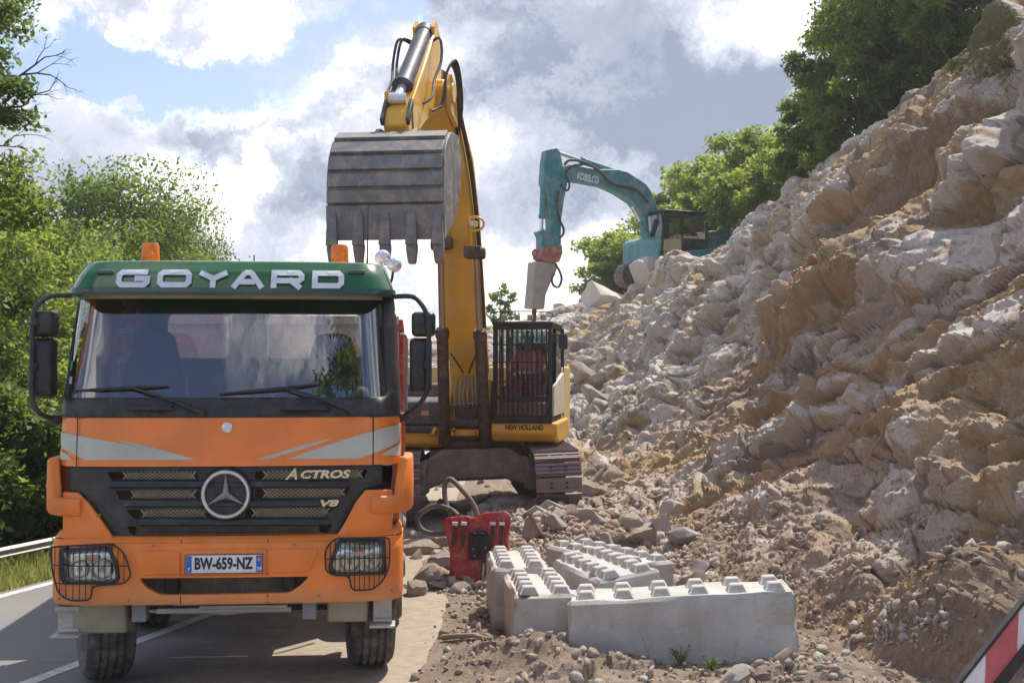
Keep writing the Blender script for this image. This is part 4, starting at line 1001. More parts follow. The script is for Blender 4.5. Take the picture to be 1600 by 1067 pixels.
    for k in range(3):
        a = R(90+120*k); d = Vector((math.cos(a), 0, math.sin(a))); n = Vector((-d.z, 0, d.x)); f = Vector((0, -1, 0))
        b0 = c+f*.012
        mb.add([b0+n*.024-d*.012, b0-n*.024-d*.012, b0+d*.152, c+f*.040, c+f*.02+d*.152], [(0, 2, 4, 3), (1, 3, 4, 2), (0, 3, 1)])
    mb.build('star_emblem', M_chrome, hub, smooth=25)
    def word(name, body, px, py, w, h, bold, shear, mat, par, off=.0):
        u, z = CAB.px(px, py); p = CAB.pt(u, z, off); q = CAB.pt(u+.05, z, off); wl = (CAB.pt(CAB.px(px+w/2, py)[0], z)-CAB.pt(CAB.px(px-w/2, py)[0], z)).length
        lettering(name, body, h, mat, par, frame(p, q-p, (0, 0, 1)), bold=bold, width=wl, extrude=.005, shear=shear)
    gold = plain('badge_metal', (.72, .66, .52), .25, .9)
    word('grille_lettering', 'A', 455, 741, 19, .105, .003, .35, gold, gr, .012); word('grille_lettering', 'CTROS', 509, 741, 78, .078, .003, .25, gold, gr, .012); word('grille_lettering', 'V8', 515, 786, 29, .062, .003, .25, gold, gr, .012)
    # ---- orange surround of the grille, corner deflectors
    sz = lambda pts: [CAB.px(x, y) for x, y in pts]
    for sg in (0, 1):
        if sg == 0: pts = [(100, 768), (121, 769), (138, 785), (160, 815), (178, 841), (176, 852), (100, 852)]
        else: pts = [(612, 764), (571, 765), (556, 784), (537, 820), (525, 838), (527, 848), (612, 848)]
        q = sz(pts); panel('front_quarter_panel', CAB, q, [], M_orange2, t, off=.012, solid=.04, bevel=.008)
        # deflector: thick C shaped air guide standing proud of the corner
        dz0, dz1 = tz(805, .1), tz(717, .1); prof = []
        mb = MB(); ring = []
        A0 = 1.02; A1 = CAB.end(1.5, .75)
        for j in range(13):
            k = j/12; u = A0+(A1-A0)*k; o = .03+.055*math.sin(math.pi*min(1, k*1.6)/2)
            sgn = -1 if sg == 0 else 1; zz = dz1-(.0 if k > .22 else (.22-k)*.25)
            ring.append((sgn*u, o, k))
        def dpt(u, z, o): return CAB.pt(u, z, o)
        vs_ = []; rr = []
        lowz = dz0
        for (u, o, k) in ring:
            top = dz1 if k > .33 else dz0+.13+(dz1-dz0-.13)*smooth(k/.33)*0
            rr.append([dpt(u, top, o-.06), dpt(u, top, o), dpt(u, top-.02, o+.012), dpt(u, (top+lowz)/2, o+.014), dpt(u, lowz+.03, o+.010), dpt(u, lowz, o-.01), dpt(u, lowz, o-.06)])
        mb.loft(rr, closed=True); mb.build('corner_deflector', M_orange2, t, smooth=35, bevel=.012)
    # ---- bumper
    bz0, bz1 = tz(944, 0), tz(847, .05)
    e = lambda z: BUM.end(z, .80)
    def B(pts): return [BUM.px(x, y) for x, y in pts]
    slot = rpoly(B([(216, 903), (484, 900), (468, 916), (452, 926), (250, 930), (228, 918)]), .03)
    hl = rpoly(B([(95, 856), (172, 852), (184, 880), (187, 904), (180, 910), (100, 911), (94, 900)]), .03); hr = rpoly(B([(528, 842), (601, 841), (603, 892), (596, 896), (518, 896), (513, 886)]), .03)
    out = []
    for i in range(9): z = bz0+(bz1-bz0)*i/8; out.append((e(z), z))
    cu = BUM.px(560, 845)[0]; out += [(1.02, bz1+.03), (.9, bz1+.03), (.80, bz1+.0), (-.80, bz1+.0), (-.9, bz1+.03), (-1.02, bz1+.03)]
    for i in range(9): z = bz1+(bz0-bz1)*i/8; out.append((-e(z), z))
    bp = panel('bumper', BUM, out, [slot, hl, hr], M_orange2, t, off=0, maxlen=.08, solid=.05, bevel=.012)
    # shelf that closes the top of the bumper, swept up to the cab
    mb = MB(); ring = []
    E_ = e(bz1)
    for j in range(41):
        u = -E_+2*E_*j/40; zt_ = bz1+(.03 if abs(u) > .85 else 0); a = BUM.pt(u, zt_, -.01); 
        ring.append([a, Vector((a.x*.985, a.y+.03, zt_+.035)), Vector((a.x*.97, a.y+.10, zt_+.05)), Vector((a.x*.95, a.y+.16, zt_+.02))])
    vs_, fs_ = sheet(ring); mesh_obj('bumper_shelf', vs_, fs_, M_orange2, bp, smooth=60)
    MB().box((0, .17, (bz1+1.22)/2-.03), (1.3, .02, .20)).build('lower_grille', M_dark, bp)
    # pressed fields and the plate
    for pts in ([(206, 861), (281, 861), (281, 896), (222, 898)], [(419, 858), (498, 857), (484, 892), (419, 894)]):
        panel('bumper_field', BUM, rpoly(B(pts), .03), [], M_orange2, bp, off=.011, solid=.01, bevel=.004)
    panel('bumper_field', BUM, B([(283, 859), (417, 856), (417, 897), (283, 899)]), [], M_orange2, bp, off=.008, solid=.008)
    pc = [(291, 867), (410, 864), (410, 893), (291, 895)]; a, b = BUM.px(291, 881), BUM.px(410, 879)
    pz = (a[1]+b[1])/2; pa, pb = BUM.pt(a[0], pz, .02), BUM.pt(b[0], pz, .02); X = (pb-pa); Wd = X.length; Mx = frame((pa+pb)/2, X, (0, 0, 1))
    def lb(mb, c, d): return mb.box(Mx @ Vector(c), d, Mx.to_3x3())
    pl = lb(MB(), (0, 0, 0), (Wd, .125, .008)).build('number_plate', plain('plate_white', (.72, .74, .76), .4), t, bevel=.003)
    lb(MB(), (0, 0, -.003), (Wd+.012, .137, .008)).build('plate_frame', M_black, pl)
    for s_ in (-1, 1): lb(MB(), (s_*(Wd/2-.022), 0, .0045), (.040, .117, .001)).build('plate_strip', M_blue, pl)
    lettering('plate_lettering', 'BW-659-NZ', .112, plain('plate_black', (.012, .012, .03), .5), pl, Mx @ Matrix.Translation((0, 0, .0055)), bold=.0042, width=Wd-.125, extrude=.0005)
    for s_, w_ in ((-1, 'F'), (1, '39')):
        lettering('plate_lettering', w_, .034, M_white, pl, Mx @ Matrix.Translation((s_*(Wd/2-.022), -.036, .0055)), bold=.0008, extrude=.0004)
    mb = MB()
    for k in range(8):
        a_ = k*math.pi/4; lb(mb, (-(Wd/2-.022)+.010*math.cos(a_), .030+.010*math.sin(a_), .0055), (.003, .003, .001))
    mb.build('plate_emblem', plain('star_yellow', (.8, .65, .05), .5), pl)
    lb(MB(), (Wd/2-.022, .032, .0055), (.022, .026, .001)).build('plate_emblem', plain('region_red', (.6, .25, .3), .5), pl)
    mb = MB()
    for xx in (282, 418):
        u = BUM.px(xx, 880)[0]
        for za, zb_ in ((bz0+.004, BUM.px(350, 929)[1]), (BUM.px(350, 899)[1], bz1+.02)): mb.add([BUM.pt(u-.003, za, .003), BUM.pt(u+.003, za, .003), BUM.pt(u+.003, zb_, .003), BUM.pt(u-.003, zb_, .003)], [(0, 1, 2, 3)])
    mb.build('bumper_seam', plain('seam_dark', (.06, .02, .01), .8), bp)
    for xx, yy in ((92, 935), (200, 938), (498, 930), (612, 922), (240, 852), (460, 850)):
        u, z = BUM.px(xx, yy); MB().lathe([(0, 0), (.009, 0), (.009, .006), (0, .008)], BUM.pt(u, z, .001), BUM.pt(u, z, .1)-BUM.pt(u, z, 0), 8).build('bolt', M_steel, bp)
    # ---- headlights with wire guards
    for side, loop, cage, vb in ((0, hl, [(86, 853), (178, 848), (196, 862), (207, 898), (196, 910), (146, 914), (144, 936), (112, 937), (96, 925), (88, 890)], (92, 200)),
                                 (1, hr, [(606, 838), (522, 840), (508, 858), (509, 890), (520, 897), (546, 898), (549, 921), (582, 920), (598, 905), (606, 880)], (512, 604))):
        hd = panel('headlight', BUM, loop, [], plain('reflector', (.62, .62, .58), .12, .85), t, off=-.045)
        c = Vector((sum(p[0] for p in loop)/len(loop), sum(p[1] for p in loop)/len(loop)))
        inner = [tuple(c+(Vector(p)-c)*.87) for p in loop]
        panel('lamp_frame', BUM, [tuple(c+(Vector(p)-c)*1.02) for p in loop], [inner], M_black, hd, off=.010, solid=.05, bevel=.006)
        for dx, rr_ in ((-.10, .062), (.06, .072)):
            u, z = c.x+dx*(1 if side else -1)*-1, c.y-.01; mb = MB(); mb.lathe([(0, -.03), (rr_*.4, -.028), (rr_*.8, -.01), (rr_, .02), (rr_*1.06, .02)], BUM.pt(u, z, -.035), BUM.pt(u, z, 0)-BUM.pt(u, z, -.1), 24); mb.ball(BUM.pt(u, z, -.03), .018, 10, 8); mb.build('reflector_bowl', M_chrome, hd, smooth=50)
        u, z = c.x, c.y+.07; MB().box(BUM.pt(u, z, -.03), (.09, .02, .045)).build('indicator_bulb', M_amber, hd, bevel=.008)
        panel('lens', BUM, [tuple(c+(Vector(p)-c)*.9) for p in loop], [], M_lens, hd, off=.004)
        mb = MB(); q = rpoly(B(cage), .04, 4); off = .030; pts = [BUM.pt(u, z, off) for u, z in q]; mb.tube(pts+[pts[0]], .0065, 6, False)
        def inside(u, z):
            k = False
            for i in range(len(q)):
                (x0, y0), (x1, y1) = q[i-1], q[i]
                if (y0 > z) != (y1 > z) and u < (x1-x0)*(z-y0)/(y1-y0)+x0: k = not k
            return k
        u0, u1 = min(p[0] for p in q), max(p[0] for p in q); za, zb_ = min(p[1] for p in q), max(p[1] for p in q)
        for i in range(1, 13):
            u = u0+(u1-u0)*i/13; zz = [z for z in np.linspace(za, zb_, 80) if inside(u, z)]
            if zz: mb.tube([BUM.pt(u, zz[0], off), BUM.pt(u, zz[-1], off)], .0036, 5, False)
        for fz in (.30, .62): 
            z = za+(zb_-za)*fz; uu = [u for u in np.linspace(u0, u1, 90) if inside(u, z)]
            if uu: mb.tube([BUM.pt(u, z, off) for u in np.linspace(uu[0], uu[-1], 10)], .0045, 5, False)
        for u in (u0+.12, u1-.14):
            zz = [z for z in np.linspace(za, zb_, 80) if inside(u, z)]; mb.bar(BUM.pt(u, zz[-1], .0), BUM.pt(u, zz[-1], .035), .03, .016)
        mb.build('lamp_guard', plain('guard_wire', (.02, .02, .022), .5), hd, fix=False)
    # ---- underneath
    mb = MB(); mb.box((-.02, .10, bz0-.055), (.95, .05, .04)); mb.box((.12, .07, bz0-.03), (.62, .03, .03)); mb.tube([(-.55, .12, bz0-.06), (.0, .10, bz0-.08), (.42, .12, bz0-.05)], .016, 8)
    mb.build('tow_bar', painted('galv_bar', (.27, .27, .27), .4, .4, amount=.4, scale=6), t, bevel=.006)
    mbk = painted('grey_bracket', (.20, .21, .24), .5, amount=.3)
    for x in (-.62, .58): MB().box((x, .16, bz0-.07), (.10, .12, .13)).build('tow_bracket', mbk, t, bevel=.006)
    mb = MB(); mb.box((0, 1.45, .52), (1.9, .16, .14)); mb.ball((0, 1.45, .52), .17); mb.box((-.42, 3.5, .85), (.09, 6.5, .28)); mb.box((.42, 3.5, .85), (.09, 6.5, .28)); mb.box((0, .9, .78), (.9, .5, .3)); mb.box((0, 2.6, .65), (.6, 1.2, .3))
    mb.tube([(-.8, 1.1, .45), (.8, 1.1, .45)], .025, 8)
    mb.build('chassis', M_dark, t, bevel=.01)
    for sg, (xa, xb, yb) in ((-1, (121, 205, 984)), (1, (513, 575, 966))):
        a, b = tp(xa, yb, .35), tp(xb, yb, .35); mb = MB(); mb.box(((a.x+b.x)/2, .45, (a.z+bz0)/2+.02), (b.x-a.x, .5, bz0-a.z+.04), taper=(1, 1.1)); mb.build('mudguard', M_beige, t, bevel=.02)
    for sg, xa, xb, ya, yb in ((-1, 90, 124, 948, 988), (1, 583, 612, 930, 972)):
        a, b = tp(xa, ya, .2), tp(xb, yb, .2); cx = (a.x+b.x)/2; mb = MB(); mb.box((cx, .22, (a.z+b.z)/2), (b.x-a.x, .03, a.z-b.z)); mb.box((cx+.0, .28, b.z+.02), (b.x-a.x, .2, .03)); mb.box((cx-sg*.0, .18, b.z-.008), (b.x-a.x+.05, .20, .018))
        mb.box((cx, .24, a.z-.01), (b.x-a.x+.02, .14, .04)); mb.build('step', painted('step_alloy', (.48, .47, .43), .5, .3, amount=.6, scale=7), t, bevel=.006)
    # ---- wheels
    wheel = bpy.data.objects.new('wheel', None); link(wheel, t)
    Rr, w = .515, .33; prof = [(Rr-.19, -w/2+.02), (Rr-.13, -w/2), (Rr-.05, -w/2-.004), (Rr-.012, -w/2+.03)]
    for gx in (-.085, -.03, .03, .085): prof += [(Rr, gx-.012), (Rr-.016, gx-.007), (Rr-.016, gx+.007), (Rr, gx+.012)]
    prof += [(Rr-.012, w/2-.03), (Rr-.05, w/2+.004), (Rr-.13, w/2), (Rr-.19, w/2-.02)]
    MB().lathe(prof, (0, 0, 0), (1, 0, 0), 72).build('tyre', M_rubber, wheel, smooth=50)
    for sg in (1,):
        MB().lathe([(.33, -w/2+.02), (.33, -.05), (.28, 0), (.27, .05), (.18, .10), (.13, .11), (.13, .17), (.10, .2), (0, .2)], (0, 0, 0), (1, 0, 0), 32).build('rim', M_steel, wheel, smooth=35)
    wz = Rr+.012
    pos = [(tp(164, 1000, .72), .72, R(20)), (tp(577, 1000, 1.0), 1.0, R(6))]
    first = True
    for q, ly, st in pos:
        o = wheel if first else copy_tree(wheel, t); first = False; o.location = (q.x, ly, wz); o.rotation_euler = (0, 0, st)
    for ly in (2.75, 5.6, 6.95):
        for sg in (-1, 1): o = copy_tree(wheel, t); o.location = (sg*1.06, ly, wz); o.rotation_euler = (0, 0, 0 if sg > 0 else math.pi)
    # ---- tipper body and its load
    mb = MB()
    for sg in (-1, 1):
        mb.box((sg*1.17, 5.55, 1.98), (.06, 5.1, 1.5)); mb.box((sg*1.19, 5.55, 2.76), (.10, 5.2, .10)); mb.box((sg*1.19, 5.55, 1.25), (.10, 5.2, .10))
        for y in (3.1, 3.9, 4.9, 6.0, 7.1, 8.0): mb.box((sg*1.20, y, 2.0), (.09, .12, 1.5))
    mb.box((0, 5.6, 1.2), (2.3, 5.0, .08)); mb.box((0, 8.1, 2.0), (2.3, .06, 1.5)); body_ = mb.build('tipper_body', M_redp, t, bevel=.01)
    mb = MB(); mb.box((0, 3.0, 2.02), (2.4, .05, 1.62)); [mb.box((x, 2.96, 2.0), (.09, .05, 1.6)) for x in (-1.05, -.35, .35, 1.05)]; mb.box((0, 2.95, 2.80), (2.4, .07, .08)); mb.build('headboard', painted('faded_red', (.74, .32, .28), .6, dust=(.66, .5, .45), amount=.6, scale=2), body_, bevel=.008)
    # ---- cab interior
    mb = MB(); mb.box((0, .66, 1.98), (2.2, .55, .30)); mb.box((.62, .55, 2.14), (.75, .28, .14)); mb.build('dashboard', M_int, t, bevel=.05)
    MB().box((0, 1.3, 1.45), (2.3, 1.7, .1)).build('cab_floor', M_int, t)
    seat = bpy.data.objects.new('seat', None); link(seat, t)
    def sp(a, b, d): return Vector((a, 0, b)) # silhouettes taken at y 1.55
    bk = rpoly([(-.26, 0), (.26, 0), (.27, .42), (.20, .62), (.15, .84), (-.15, .84), (-.20, .62), (-.27, .42)], .10, 5)
    MB().prism(bk, lambda a, b, d: Vector((a, d+b*.12, b)), -.07, .07).build('backrest', M_seat, seat, smooth=40, bevel=.03)
    MB().box((0, -.25, -.02), (.52, .55, .16)).build('cushion', M_seat, seat, bevel=.05)
    q1, q2 = tp(240, 560, 1.6), tp(520, 560, 1.6); seat.location = (q1.x, 1.55, 1.82); s2 = copy_tree(seat, t); s2.location = (q2.x, 1.6, 1.80)
    for s_ in (seat, s2):
        MB().tube([(.28, -.02, .45), (.285, -.0, .3), (.26, .0, .1)], .006, 6).build('piping', plain('pale_piping', (.6, .62, .66), .6), s_)
    mb = MB(); q = tp(560, 600, .95); c = Vector((q.x-.02, .98, 2.14)); ax = Vector((0, -.55, .83)); pts = []
    x_ = Vector((1, 0, 0)); y_ = ax.cross(x_)
    for k in range(33): a = 2*math.pi*k/32; pts.append(c+(x_*math.cos(a)+y_*math.sin(a))*.235)
    mb.tube(pts, .016, 8, False); [mb.tube([c, c+(x_*math.cos(a)+y_*math.sin(a))*.23], .014, 6) for a in (R(200), R(340), R(270))]; mb.cyl(c-ax*.03, c+ax*.02, .05); mb.cyl(c, c-ax*.3, .03)
    mb.build('steering_wheel', plain('wheel_rim_grey', (.10, .12, .11), .4), t, smooth=50)
    # ---- wipers
    for (pv, bend, tipm, ba, bb) in (((316, 644), (262, 622), (207, 605), (112, 611), (263, 603)), ((552, 643), (500, 622), (446, 606), (343, 615), (497, 600))):
        mb = MB(); f = lambda p, o: CAB.pt(*CAB.px(*p), o)
        mb.cyl(f(pv, -.01), f(pv, .04), .028, n=14); mb.tube([f(pv, .03), f(bend, .045), f(tipm, .035)], [.017, .012, .008], 8); wp = mb.build('wiper', M_black, t, smooth=50)
        mb = MB(); m_ = tipm; mb.tube([f(ba, .012), f(((ba[0]+m_[0])/2, (ba[1]+m_[1])/2), .016), f(m_, .022), f(((bb[0]+m_[0])/2, (bb[1]+m_[1])/2), .016), f(bb, .012)], [.006, .011, .013, .011, .006], 6); mb.build('wiper_blade', M_black, wp)
    # ---- mirrors
    def mirror(armpts, boxes, sg):
        mb = MB(); pts = [tp(x, y, ly) for x, y, ly in armpts]
        sm = []
        for i in range(len(pts)-1):
            p0, p1, p2, p3 = pts[max(i-1, 0)], pts[i], pts[i+1], pts[min(i+2, len(pts)-1)]
            for k in range(5): u = k/5; sm.append(.5*((2*p1)+(p2-p0)*u+(2*p0-5*p1+4*p2-p3)*u*u+(3*p1-p0-3*p2+p3)*u**3))
        sm.append(pts[-1]); mb.tube(sm, .019, 10); mb.ball(pts[-1], .05, 12, 8, (1.4, 1, .8)); arm = mb.build('mirror_arm', M_black, t, smooth=60)
        for x0, y0, x1, y1, ly in boxes:
            a, b = tp(x0, y0, ly), tp(x1, y1, ly); cx, cz = (a.x+b.x)/2, (a.z+b.z)/2; hw, hh = abs(b.x-a.x)/2, abs(a.z-b.z)/2
            rings = []
            for d, k in ((-.075, .55), (-.06, .82), (-.02, .97), (.05, 1.0), (.062, .96)):
                rings.append([Vector((cx+u*k, ly+d, cz+v*(1-(1-k)*.6))) for u, v in rrect(-hw, -hh, hw, hh, min(hw, hh)*.38, 4)])
            o = MB().loft(rings).build('mirror', M_black, arm, smooth=45)
            MB().prism(rrect(-hw*.86, -hh*.9, hw*.86, hh*.9, .03, 4), lambda a_, b_, d: Vector((cx+a_, ly+d, cz+b_)), .063, .068).build('mirror_glass', M_mirror, arm)
            mb = MB(); q = min(sm, key=lambda s_: abs(s_.z-cz)+abs(s_.y-ly)*.2); mb.bar(q, (cx, ly-.02, cz), .05, .06); mb.build('mirror_clamp', M_black, arm, bevel=.01)
    mirror([(112, 462, .45), (84, 462, .42), (66, 470, .38), (52, 492, .33), (50, 560, .32), (50, 620, .32), (62, 645, .36), (88, 655, .5)], [(50, 485, 89, 526, .42), (47, 528, 87, 621, .42)], -1)
    mirror([(610, 464, .45), (640, 463, .42), (655, 471, .38), (669, 500, .33), (669, 560, .32), (668, 605, .32), (655, 632, .36), (628, 652, .5)], [(643, 487, 681, 526, .42), (640, 528, 675, 614, .42)], 1)
    # ---- beacons, horns
    for xx, ty, by in ((235, 379, 405), (531, 382, 411)):
        q = tp(xx, by, .9); q2 = tp(xx, ty, .9); h = q2.z-3.13; mb = MB(); mb.lathe([(0, 0), (.066, 0), (.066, .02), (0, .02)], (q.x, .9, 3.125), (0, 0, 1), 20); bc = mb.build('beacon', M_black, t)
        lens = glass_mat('beacon_lens', (1, .33, .03), .05)
        mb = MB(); mb.lathe([(.064, .02), (.069, .03), (.066, h-.02), (.055, h), (0, h)], (q.x, .9, 3.125), (0, 0, 1), 24); mb.build('beacon_dome', M_amber_t, bc, smooth=40)
        MB().ball((q.x, .9, 3.125+h*.5), .03).build('beacon_lamp', M_chrome, bc, smooth=60)
    for xx, yy, ly, rr_ in ((598, 403, 1.6, .068), (616, 414, 1.5, .062)):
        q = tp(xx, yy, ly); mb = MB(); mb.ball(q, rr_, 20, 14, (1, .9, 1)); lm = mb.build('work_lamp', M_chrome, t, smooth=60); MB().tube([q, (q.x-.02, ly, q.z-.12), (q.x-.06, ly+.1, 3.0)], .012, 6).build('lamp_stalk', M_dark, lm)
    MB().tube([tp(625, 523, 2.9), tp(634, 527, 2.9), tp(635, 560, 2.9), tp(634, 640, 2.9)], .016, 8).build('grab_rail', M_steel, t)
def smooth(x): return x*x*(3-2*x)
M_amber_t = painted('beacon_amber', (.95, .26, .015), .25, amount=.1, scale=12)
_b = M_amber_t.node_tree.nodes['Principled BSDF'] if 'Principled BSDF' in M_amber_t.node_tree.nodes else [n for n in M_amber_t.node_tree.nodes if n.type == 'BSDF_PRINCIPLED'][0]
_b.inputs['Transmission Weight'].default_value = .35
build_truck()
def build_load():
    nu = nv = 40; V = []
    for i in range(nu):
        for j in range(nv):
            x = -1.1+2.2*i/(nu-1); y = 3.05+4.9*j/(nv-1); z = 2.55+.62*math.exp(-((x+.12)/.42)**2-((y-4.3)/.8)**2)+.15*math.exp(-((x-.3)/.7)**2-((y-6)/1.2)**2)
            V.append((x, y, z))
    V = np.array(V); V[:, 2] += fbm(V*3, 4, 2)*.08; W_ = np.array([TM @ Vector(v) for v in V])
    tag(grid_mesh('dirt_load', W_, nu, nv, M_dirt, None, None), 'heap of pale dirt loaded in the orange truck, its top showing over the cab roof', 'dirt load')
build_load()
# ================================================================ people (skinned bodies)
def skin_mesh(name, verts, edges, radii, mat, parent, sub=1, root=0):
    me = bpy.data.meshes.new(name); me.from_pydata([tuple(v) for v in verts], edges, []); me.materials.append(mat)
    o = link(bpy.data.objects.new(name, me), parent)
    sk = o.modifiers.new('skin', 'SKIN'); sk.use_smooth_shade = True
    if not me.skin_vertices: me.skin_vertices.new()
    for i, r in enumerate(radii): me.skin_vertices[0].data[i].radius = (r, r) if not isinstance(r, tuple) else r
    me.skin_vertices[0].data[root].use_root = True
    ss = o.modifiers.new('smooth', 'SUBSURF'); ss.levels = sub; ss.render_levels = sub
    return o
def seated_person(label, loc, rz, cloth, hands, look=0, scale=1.0, cap=None):
    """local: faces -Y, origin at the seat top under the pelvis"""
    t = thing('person', label, 'person', loc, (0, 0, rz)); t.scale = (scale,)*3
    V = []; E = []; Rd = []
    def v(p, r, par=None):
        V.append(Vector(p)); Rd.append(r)
        if par is not None: E.append((par, len(V)-1))
        return len(V)-1
    pel = v((0, 0, .1), .14); wai = v((0, .02, .28), (.13), pel); che = v((0, .01, .46), .145, wai); nb = v((0, 0, .56), .075, che); nk = v((0, -.01, .63), .055, nb); hb = v((0, -.03, .70), .075, nk); hm = v((0, -.035, .77), .088, hb); ht = v((0, -.03, .84), .07, hm)
    nose = v((0, -.13, .755), .016, hm)
    arms = []
    for s, hd in ((-1, hands[0]), (1, hands[1])):
        sh = v((s*.17, 0, .52), .065, che); hd = Vector(hd); el = v(((s*.25), (hd.y)*.45+.02, .30), .045, sh); wr = v(hd, .027, el); pm = v(hd+Vector((0, -.05, .0)), .034, wr)
        for k, (dx, L) in enumerate(((-.026, .07), (-.009, .082), (.009, .078), (.026, .062))):
            f1 = v(hd+Vector((dx, -.085, .005)), .010, pm); f2 = v(hd+Vector((dx, -.085-L*.5, -.01)), .009, f1); v(hd+Vector((dx, -.085-L*.7, -.035)), .008, f2)
        th = v(hd+Vector((-s*.04, -.05, .01)), .012, pm); v(hd+Vector((-s*.055, -.085, 0)), .010, th); arms.append((sh, el, wr))
    for s in (-1, 1):
        hp = v((s*.09, -.02, .08), .10, pel); kn = v((s*.13, -.44, .10), .065, hp); an = v((s*.13, -.48, -.30), .042, kn); v((s*.13, -.62, -.36), .038, an)
    skin_mesh('body', V, E, Rd, M_skin, t)
    # jacket: torso and sleeves grown from the same skeleton
    jv = [V[pel]+Vector((0, 0, .04)), V[wai], V[che], V[nb]-Vector((0, 0, .01))]; je = [(0, 1), (1, 2), (2, 3)]; jr = [.155, .155, .17, .085]
    for sh, el, wr in arms:
        n = len(jv); jv += [V[sh], V[el], V[wr]+(V[el]-V[wr])*.12]; je += [(2, n), (n, n+1), (n+1, n+2)]; jr += [.085, .062, .042]
    j = skin_mesh('jacket', jv, je, jr, cloth, t)
    tv = [V[pel], V[pel]+Vector((0, 0, .1))]; te = [(0, 1)]; tr = [.15, .14]
    for s in (-1, 1):
        n = len(tv); tv += [Vector((s*.09, -.02, .08)), Vector((s*.13, -.44, .10)), Vector((s*.13, -.475, -.26))]; te += [(0, n), (n, n+1), (n+1, n+2)]; tr += [.112, .08, .058]
    skin_mesh('trousers', tv, te, tr, M_navy, t)
    mb = MB()
    for s in (-1, 1): mb.tube([(s*.085, -.10, .57), (s*.09, -.175, .46), (s*.09, -.168, .2)], .016, 6)
    mb.build('reflective_strip', M_reflect, j)
    MB().lathe([(.158, .0), (.163, .02), (.158, .045)], (0, 0.01, .21), (0, 0, 1), 20).build('reflective_strip', M_reflect, j)
    h = MB(); h.ball((0, -.012, .80), .103, 14, 9, (.92, 1.0, .86)); h.build('hair' if cap is None else 'cap', cap or plain('dark_hair', (.03, .02, .015), .8), t, smooth=60)
    for s in (-1, 1): MB().ball((s*.033, -.117, .778), .011, 8, 6).build('eye', M_white, t, smooth=60)
    MB().box((0, -.112, .722), (.045, .012, .008)).build('mouth', plain('lips', (.35, .12, .1), .6), t)
    return t
# ================================================================ tracks
def track(name, parent, cx, L, r, w, z0, mat=M_track, n=44, yoff=0):
    """crawler: shoes with grousers round two wheels; long axis Y"""
    root = bpy.data.objects.new(name, None); link(root, parent); root.location = (cx, yoff, z0)
    half = L/2-r; per = 4*half+2*math.pi*r; sh = MB(); pin = MB()
    for k in range(n):
        d = per*k/n
        if d < 2*half: c = Vector((0, -half+d, 2*r)); a = 0
        elif d < 2*half+math.pi*r: th = (d-2*half)/r; c = Vector((0, half+r*math.sin(th), r+r*math.cos(th))); a = -th
        elif d < 4*half+math.pi*r: c = Vector((0, half-(d-2*half-math.pi*r), 0)); a = math.pi
        else: th = (d-4*half-math.pi*r)/r; c = Vector((0, -half-r*math.sin(th), r-r*math.cos(th))); a = math.pi-th
        m = Matrix.Rotation(a, 3, 'X'); p = per/n
        sh.box(c, (w, p*.90, .022), m); sh.box(c+m @ Vector((0, -p*.30, .028)), (w, .020, .045), m); sh.box(c+m @ Vector((0, .0, .018)), (w, .016, .022), m); sh.box(c+m @ Vector((0, p*.28, .018)), (w, .016, .022), m)
        pin.box(c-m @ Vector((0, 0, .035)), (w*.32, p*.7, .05), m)
        for s in (-1, 1):
            for q in (-1, 1): pin.box(c+m @ Vector((s*.10*w/.6, q*p*.14, .015)), (.04, .03, .016), m)
    sh.build('track_shoes', mat, root); pin.build('track_chain', M_dark, root)
    fr = MB(); fr.box((0, 0, r), (w*.42, L-2*r, r*1.15)); fr.box((0, 0, r*1.35), (w*.5, L-2.6*r, .1))
    fr.build('track_frame', M_under, root, bevel=.03)
    MB().cyl((-w*.16, -half, r), (w*.16, -half, r), r-.07, n=28).build('idler', M_under, root); MB().cyl((-w*.14, half, r), (w*.14, half, r), r-.05, n=14).build('sprocket', M_under, root)
    for i in range(7): y = -half*.85+i*half*1.7/6; MB().cyl((-w*.2, y, .13), (w*.2, y, .13), .10, n=14).build('track_roller', M_dark, root)
    return root
def cylinder(parent, a, b, rb, rr, frac, mb_mat, name='hydraulic_cylinder', rod=None):
    a, b = Vector(a), Vector(b); m = a+(b-a)*frac; d = (b-a).normalized()
    mb = MB(); mb.cyl(a, m, rb, n=18); mb.cyl(m-d*.10, m, rb*1.18, n=18); mb.cyl(m-d*.015, m+d*.03, rb*1.05, n=18); mb.cyl(a-d*.02, a+d*.12, rb*1.08, n=18)
    c = mb.build(name, mb_mat, parent, smooth=35)
    r = MB(); r.cyl(m, b, rr, n=14); r.cyl(b-Vector((rb*.95, 0, 0)), b+Vector((rb*.95, 0, 0)), rb*.62, n=16); r.build('piston_rod', rod or M_chrome, c, smooth=35); return c
def plate_prism(poly, halfw, x0=0):                       # side profile (forward, z), forward = -Y
    return lambda a, b, d: Vector((x0+d, -a, b))
